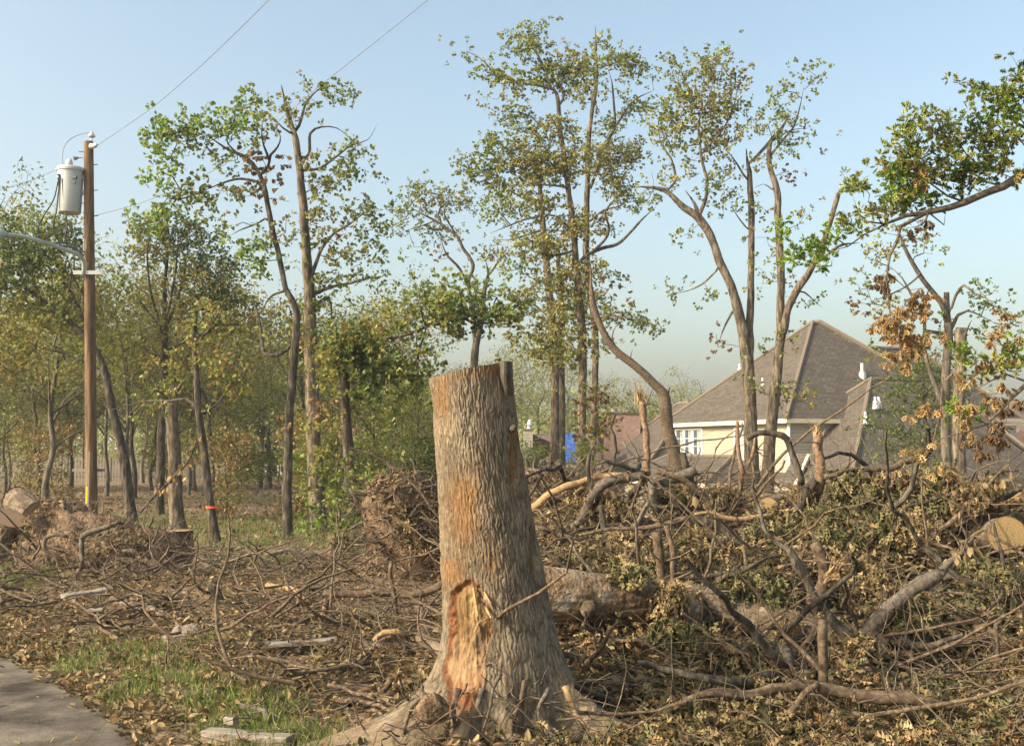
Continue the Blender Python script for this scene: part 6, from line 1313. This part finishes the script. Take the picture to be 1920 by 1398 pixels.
plank("grey board half buried in sticks left of centre", GP(500, 1222, .05), GP(630, 1212, .05), .12, .03)

# root ball and root mass: soil lump covered in roots
def rootball(name, label, cx, cy, z0, rx, ry, rz, n, seed, cat="root ball"):
    R = thing(name, (cx, cy, z0), label, cat); rr_ = np.random.default_rng(seed); NU, NV = 70, 40; v = []
    for j in range(NV+1):
        for i in range(NU):
            a = i*2*math.pi/NU; b = math.pi*j/NV; v.append((math.sin(b)*math.cos(a), math.sin(b)*math.sin(a), math.cos(b)))
    d = np.array(v); k = .35+1.15*fbm(d[:, 0]*1.6+seed+d[:, 2]*1.4, d[:, 1]*1.6+d[:, 2]*.9, seed, 5)+.12*fbm(d[:, 0]*9+d[:, 2]*7, d[:, 1]*9, seed+3, 3)
    vv = np.array([cx, cy, z0])+d*np.array([rx, ry, rz])*k[:, None]
    f = [(j*NU+i, (j+1)*NU+i, (j+1)*NU+(i+1) % NU, j*NU+(i+1) % NU) for j in range(NV) for i in range(NU)]
    link_mesh("soil", vv, f, M_soil, R, smooth=True); ln = []
    for q in range(n):
        d_ = rr_.normal(size=3); d_[1] = -abs(d_[1])*.8; d_[2] = abs(d_[2])*.9-.15; d_ /= np.linalg.norm(d_); kq = .35+1.15*float(fbm(d_[0]*1.6+seed+d_[2]*1.4, d_[1]*1.6+d_[2]*.9, seed, 5)); p = np.array([cx, cy, z0])+d_*np.array([rx, ry, rz])*kq*1.0
        t = np.cross(d_, rr_.normal(size=3)); t = t/np.linalg.norm(t)+d_*.3; L = rr_.uniform(.12, .6); l = [p]
        for s in range(7):
            t = t/np.linalg.norm(t)+rr_.normal(size=3)*.4+d_*.05-np.array([0, 0, .06]); l.append(l[-1]+t/np.linalg.norm(t)*L/7)
        ln.append((np.array(l), np.linspace(rr_.choice([.002, .004, .008, .018]), .0015, 8)))
    o = tubes_mesh("roots", ln, M_twig, R, 4); o["kind"] = "stuff"
    lp = []; ld = []
    for q in range(n*9):
        d_ = rr_.normal(size=3); d_[1] = -abs(d_[1]); d_[2] = abs(d_[2])*.9-.2; d_ /= np.linalg.norm(d_); kq = .35+1.15*float(fbm(d_[0]*1.6+seed+d_[2]*1.4, d_[1]*1.6+d_[2]*.9, seed, 5)); lp.append(np.array([cx, cy, z0])+d_*np.array([rx, ry, rz])*kq*rr_.uniform(1, 1.12)); ld.append(rr_.normal(size=3)+d_*.4-np.array([0, 0, .3]))
    lp = np.array(lp); keep = fbm(lp[:, 0]*3+lp[:, 2]*2, lp[:, 2]*3, 7, 3) > .47; lp = lp[keep]; ld = np.array(ld)[keep]
    o = build_leaves("clinging_leaves", lp, ld, rr_.uniform(.03, .08, len(lp)), colors('tan', len(lp))*.9, M_dead, 'dead', R, curl=1.5); o["kind"] = "stuff"

rootball("root_ball", "upturned root ball of brown soil and tangled roots before the utility pole", -5.1, 13.9, .12, 1.05, .6, .66, 420, 3)
rootball("root_ball", "taller lump of soil and roots left of the utility pole, behind the main root ball", -5.95, 14.6, .3, .5, .45, .62, 260, 15)
rootball("root_ball", "root mass bristling with fine pale roots just left of the big stump", -1.12, 13.3, .55, .62, .5, .8, 520, 5)
rootball("root_ball", "low clump of soil and roots at the right foot of the larger root ball", -4.35, 12.9, .0, .4, .35, .33, 160, 12)
rootball("root_ball", "small root tangle on the pile crest just right of the big stump", .45, 12.9, 1.0, .4, .35, .4, 350, 8)

# ------------------------------------------------------------------ debris: what nobody could count
def scatter(n, x0, x1, y0, y1, w, seed):
    r = np.random.default_rng(seed); out = np.zeros((0, 2))
    while len(out) < n:
        x = r.uniform(x0, x1, n*2); y = r.uniform(y0, y1, n*2); k = r.random(n*2) < w(x, y); out = np.concatenate([out, np.stack([x, y], 1)[k]])
    return out[:n], r
def vis(x, y, m=1.0):   # keep to where the photo could see, with a margin to the sides
    return (abs(x) < y*.47+m)
def pal_mix(r, n, names, pr):
    out = np.zeros((n, 3)); ch = r.choice(len(names), n, p=pr)
    for k, nm in enumerate(names):
        m_ = ch == k; out[m_] = colors(nm, int(m_.sum()))
    return out
# leaves lying flat over the verge and yard
xy, r = scatter(60000, -8.5, 1.2, 5.0, 17, lambda x, y: vis(x, y)*np.where(road_d(x, y) > .0, (1-.6*grassmask(x, y))*(.25+.95*sm(.35, .6, fbm(x*1.7, y*1.7, 44, 3)))*np.where(y > 11, .5, 1), .012), 21)
n = len(xy); z = env(xy[:, 0], xy[:, 1]); z = np.maximum(z, ground(xy[:, 0], xy[:, 1]))
rdx = road_d(xy[:, 0], xy[:, 1]); z = np.where(rdx < .03, .014, z); P3 = np.stack([xy[:, 0], xy[:, 1], z+r.uniform(-.01, .035, n)*np.where(rdx < .03, 0, 1)], 1)
d = r.normal(size=(n, 3)); d[:, 2] *= .35
o = build_leaves("leaf_litter", P3, d, r.uniform(.018, .085, n)*np.where(P3[:, 1] > 10, .85, 1), pal_mix(r, n, ['tan', 'drygreen', 'brown'], [.62, .16, .22])*r.uniform(.75, 1.1, (n, 1)), M_dead, 'dead', flat=np.array([0, 0, 1.]), jitter=.6, origin=(0, 0, 0)); tag(o, "fallen dead leaves over the ground", "leaf litter", kind="stuff")
xy, r = scatter(11000, .2, 5.5, 5.0, 9.5, lambda x, y: vis(x, y)*(.4+.6*fbm(x*2, y*2, 46, 3)), 24)
n = len(xy); P3 = np.stack([xy[:, 0], xy[:, 1], np.maximum(env(xy[:, 0], xy[:, 1])-.25*sm(6.5, 8, xy[:, 1]), ground(xy[:, 0], xy[:, 1]))+r.uniform(0, .06, n)], 1); d = r.normal(size=(n, 3)); d[:, 2] *= .5
o = build_leaves("leaf_litter", P3, d, r.uniform(.03, .1, n), pal_mix(r, n, ['tan', 'drygreen', 'brown'], [.5, .33, .17]), M_dead, 'deadoak', flat=np.array([0, 0, 1.]), jitter=.8, origin=(0, 0, 0), curl=1.3); tag(o, "curled dead leaves on the ground at the foot of the pile", "leaf litter", kind="stuff")
# dead foliage of the pile, in clusters that hang and leave dark hollows
def wp(x, y): return vis(x, y, 1.2)*pile_w(x, y)*sm(5.4, 6.4, y)*(.05+1.0*sm(.42, .6, fbm(x*1.5+5, y*1.7, 61, 3)))*(1-.55*((abs(x-.95)<.95)&(y>6.9)&(y<8.15)))*(1-.15*((abs(x-2.1)<.8)&(y>6.9)&(y<8.1)))
xy, r = scatter(13000, -.6, 9.0, 5.4, 14.2, wp, 22)
hol = sm(.56, .44, fbm(xy[:, 0]*1.1+2, xy[:, 1]*1.3, 63, 3))
zt = env(xy[:, 0], xy[:, 1])-.45*hol*sm(6.3, 8, xy[:, 1])+r.uniform(-.22, .1, len(xy))*sm(6, 7.5, xy[:, 1])+.02
cen = np.stack([xy[:, 0], xy[:, 1], zt], 1); K = 13
dirc = r.normal(size=(len(cen), 3))*np.array([1, 1, .5])+np.array([0, -.1, -.35]); Pn = np.repeat(cen, K, 0)+r.normal(size=(len(cen)*K, 3))*np.array([.075, .075, .05])
dn = np.repeat(dirc, K, 0)+r.normal(size=Pn.shape)*.55
kind = r.choice(3, len(cen), p=[.55, .33, .12]); cc = np.zeros((len(Pn), 3)); kk = np.repeat(kind, K)
for q, nm in enumerate(['tan', 'drygreen', 'brown']): cc[kk == q] = colors(nm, int((kk == q).sum()))
cc *= np.repeat(r.uniform(.7, 1.15, len(cen)), K)[:, None]
sel = (Pn[:, 1] < 9.5) & (r.random(len(Pn)) < .75); sz = r.uniform(.02, .09, len(Pn))
o = build_leaves("dead_foliage", Pn[sel], dn[sel], sz[sel]*1.12, cc[sel], M_dead, 'deadoak', origin=(0, 0, 0), curl=1.5); tag(o, "lobed brown oak leaves heaped over the near part of the debris pile", "dead foliage", kind="stuff")
o = build_leaves("dead_foliage", Pn[~sel], dn[~sel], sz[~sel], cc[~sel], M_dead, 'dead', origin=(0, 0, 0), curl=1.6); tag(o, "withered brown and olive leaves heaped over the debris pile", "dead foliage", kind="stuff")
# larger hanging sprays of pale dead leaves
sprays = [(1660, 985, 9.9, 26, 30), (1690, 1000, 9.8, 24, 34), (1720, 1000, 9.8, 22, 40), (1650, 905, 10.9, 30, 26), (1700, 900, 10.9, 26, 22), (1760, 900, 10.6, 22, 34), (1640, 925, 10.8, 40, 20), (1810, 930, 10.3, 26, 26), (1850, 915, 10.4, 24, 20), (1380, 1250, 7.6, 44, 24), (1420, 1220, 7.7, 36, 20), (1210, 1290, 7.1, 14, 18), (1740, 1280, 7.1, 24, 24), (1120, 1200, 8.0, 34, 18), (1470, 1175, 8.0, 24, 26), (1440, 1010, 9.8, 30, 40), (1360, 1060, 9.4, 60, 40), (1420, 1080, 9.2, 40, 34), (1300, 1010, 9.8, 34, 24), (1100, 930, 10.9, 30, 20), (1150, 950, 10.7, 34, 20), (1170, 1020, 10.0, 34, 30), (1860, 1130, 8.7, 30, 34), (1820, 1150, 8.4, 30, 24), (1595, 900, 11.0, 30, 22), (1560, 1010, 9.9, 34, 24), (1240, 1350, 6.5, 40, 20), (1650, 1370, 6.5, 50, 20), (1880, 1350, 6.7, 34, 40), (640, 1010, 15.8, 18, 16), (1510, 925, 11.2, 30, 16), (1350, 920, 11.2, 44, 12), (1600, 925, 11.4, 44, 18), (1680, 930, 11.3, 50, 20), (1780, 935, 11.0, 50, 22), (1730, 950, 10.6, 44, 22), (1250, 930, 11.2, 40, 14), (1560, 960, 10.6, 34, 20), (1480, 1060, 9.6, 34, 40), (1255, 1110, 7.85, 30, 24), (1270, 1175, 7.6, 50, 16), (1440, 1120, 8.3, 40, 20), (1500, 1235, 7.4, 44, 18), (1600, 1210, 7.4, 40, 24), (1180, 1070, 8.0, 30, 16), (1400, 1100, 8.4, 60, 30), (1700, 1150, 8.1, 44, 30), (1640, 1100, 8.8, 44, 30), (1850, 1080, 9.0, 44, 24), (1560, 1060, 9.2, 40, 26), (1300, 1060, 9.4, 40, 34)]
LP = []; LD = []; LC = []; LSz = []; rs = np.random.default_rng(5)
for (a, b, Y, rx, ry) in sprays:
    n = int(rx*ry*.26)+30; c0 = P(a, b, Y); s = Y/F; LP.append(c0+rs.normal(size=(n, 3))*np.array([rx*s*.5, .1, ry*s*.5])); LD.append(rs.normal(size=(n, 3))*.4+np.array([0, -.1, -.9])); LSz.append(rs.uniform(.07, .125, n)); LC.append(colors('tan' if rs.random() < .6 else 'drygreen', n)*1.0)
o = build_leaves("hanging_dead_leaves", np.concatenate(LP), np.concatenate(LD), np.concatenate(LSz), np.concatenate(LC), M_dead, 'deadoak', origin=(0, 0, 0), curl=1.4); tag(o, "pale sprays of dead leaves hanging from the piled branches", "dead foliage", kind="stuff")
# twigs and sticks
def twigs(name, label, xy, r, zf, Lr, rr, m, seg=7, up=.12, wig=.3, sides=3):
    ln = []
    for (x, y), z in zip(xy, zf):
        L = r.uniform(*Lr)*r.choice([.6, 1, 1.3]); a = r.uniform(0, 6.28); d = np.array([math.cos(a), math.sin(a), r.normal()*up]); p = np.array([x, y, z]); l = [p]
        for s in range(seg-1): d = d/np.linalg.norm(d)+r.normal(size=3)*wig*np.array([1, 1, .7]); l.append(l[-1]+d/np.linalg.norm(d)*L/(seg-1))
        q = r.uniform(*rr); ln.append((np.array(l), np.linspace(q, q*.35, seg)))
    o = tubes_mesh(name, ln, m, None, sides, origin=(0, 0, 0)); return tag(o, label, "twigs", kind="stuff")
xy, r = scatter(3400, -8.5, .6, 5.4, 17, lambda x, y: vis(x, y)*(road_d(x, y) > .15)*np.clip(.12+sm(-1, 1.2, road_d(x, y)-.8)*(.4+sm(.4, .6, fbm(x, y, 71, 3))), 0, 1), 31)
twigs("twig_litter", "tangle of fine sticks over the left part of the yard", xy, r, env(xy[:, 0], xy[:, 1])+r.uniform(0, .12, len(xy)), (.15, .65), (.002, .006), M_twig, 7, .2, .42)
xy, r = scatter(520, -8, .4, 6.6, 16, lambda x, y: vis(x, y)*(road_d(x, y) > .8), 32)
twigs("stick_litter", "scattered thicker sticks over the left part of the yard", xy, r, env(xy[:, 0], xy[:, 1])+r.uniform(.0, .12, len(xy)), (.4, 1.2), (.008, .02), M_stick, 9, .15, .3, 6)
xy, r = scatter(3800, -.6, 9, 5.4, 14.5, lambda x, y: vis(x, y)*pile_w(x, y), 33)
twigs("pile_twigs", "tangle of fine twigs through the debris pile", xy, r, env(xy[:, 0], xy[:, 1])+r.uniform(-.12, .1, len(xy))*sm(6, 7.5, xy[:, 1]), (.3, 1.1), (.002, .006), M_twig, 8, .45)
xy, r = scatter(150, -.3, 8.5, 7, 13.5, lambda x, y: vis(x, y)*pile_w(x, y), 38)
twigs("pile_limbs", "crooked grey limbs through the debris pile", xy, r, env(xy[:, 0], xy[:, 1])+r.uniform(-.15, .08, len(xy)), (.8, 2.0), (.012, .03), M_stick, 12, .25, .26, 8)
xy, r = scatter(75, -.1, 8.5, 7, 13, lambda x, y: vis(x, y)*pile_w(x, y), 39)
twigs("pile_boughs", "dark crooked boughs buried in the debris pile", xy, r, env(xy[:, 0], xy[:, 1])+r.uniform(-.12, .06, len(xy)), (1.0, 2.2), (.025, .05), M_barkd, 16, .18, .3, 10)
xy, r = scatter(420, -.4, 8.5, 6.5, 14, lambda x, y: vis(x, y)*pile_w(x, y), 34)
twigs("pile_sticks", "crooked bare sticks through the debris pile", xy, r, env(xy[:, 0], xy[:, 1])+r.uniform(-.15, .1, len(xy)), (.6, 1.6), (.008, .02), M_stick, 10, .35, .25, 6)
# leaves on the lawns of the woods, sparse and larger clumps
xy, r = scatter(16000, -24, 6, 16, 52, lambda x, y: vis(x, y, 1)*np.clip(22/y, 0, 1)**1.5, 35)
n = len(xy); P3 = np.stack([xy[:, 0], xy[:, 1], ground(xy[:, 0], xy[:, 1])+r.uniform(0, .03, n)], 1); d = r.normal(size=(n, 3)); d[:, 2] *= .3
o = build_leaves("yard_leaves", P3, d, r.uniform(.07, .16, n), pal_mix(r, n, ['tan', 'brown', 'drygreen'], [.4, .4, .2])*.85, M_dead, 'deadsmall', flat=np.array([0, 0, 1.]), jitter=.5, origin=(0, 0, 0)); tag(o, "fallen leaves under the trees", "leaf litter", kind="stuff")
# grass
def gw(x, y): return vis(x, y)*np.where(road_d(x, y) > .05, np.clip(grassmask(x, y)*1.5, .015, 1)**1.5, 0)
xy, r = scatter(28000, -8, 1.5, 5.3, 17, gw, 36)
n = len(xy); P3 = np.stack([xy[:, 0], xy[:, 1], env(xy[:, 0], xy[:, 1])-.02], 1); d = r.normal(size=(n, 3))*.4; d[:, 2] = 1
o = build_leaves("grass", P3, d, r.uniform(.04, .13, n), colors('grass', n), M_leaf, 'blade', origin=(0, 0, 0), curl=1.2); tag(o, "green grass growing through the leaves", "grass", kind="stuff")
xy, r = scatter(15000, -22, 8, 17, 40, lambda x, y: vis(x, y)*np.clip(grassmask(x, y)*1.4, .02, 1)*np.clip(20/y, 0, 1), 37)
n = len(xy); P3 = np.stack([xy[:, 0], xy[:, 1], ground(xy[:, 0], xy[:, 1])], 1); d = r.normal(size=(n, 3))*.4; d[:, 2] = 1
o = build_leaves("lawn_grass", P3, d, r.uniform(.08, .2, n), colors('grass', n)*.8, M_leaf, 'blade', origin=(0, 0, 0)); tag(o, "short grass on the lawn beyond the debris", "grass", kind="stuff")

# ------------------------------------------------------------------ haze
def haze():
    mb = MB(); x0, x1, y0, y1, z0, z1 = -3100, 3100, -400, 4100, -4.0, 24
    me = bpy.data.meshes.new("haze"); v = [(x, y, z) for x in (x0, x1) for y in (y0, y1) for z in (z0, z1)]
    me.from_pydata(v, [], [(0, 1, 3, 2), (4, 6, 7, 5), (0, 4, 5, 1), (2, 3, 7, 6), (0, 2, 6, 4), (1, 5, 7, 3)])
    m = bpy.data.materials.new("haze"); m.use_nodes = True; n = m.node_tree.nodes; n.clear()
    ou = n.new("ShaderNodeOutputMaterial"); pv = n.new("ShaderNodeVolumePrincipled"); pv.inputs["Color"].default_value = (.93, .96, 1, 1); pv.inputs["Density"].default_value = HAZE; pv.inputs["Anisotropy"].default_value = .3
    m.node_tree.links.new(pv.outputs[0], ou.inputs["Volume"]); me.materials.append(m)
    o = bpy.data.objects.new("haze", me); C.objects.link(o); tag(o, kind="stuff")
HAZE = 0.0009
haze()

for o in bpy.data.objects:
    if "_w" in o: del o["_w"]
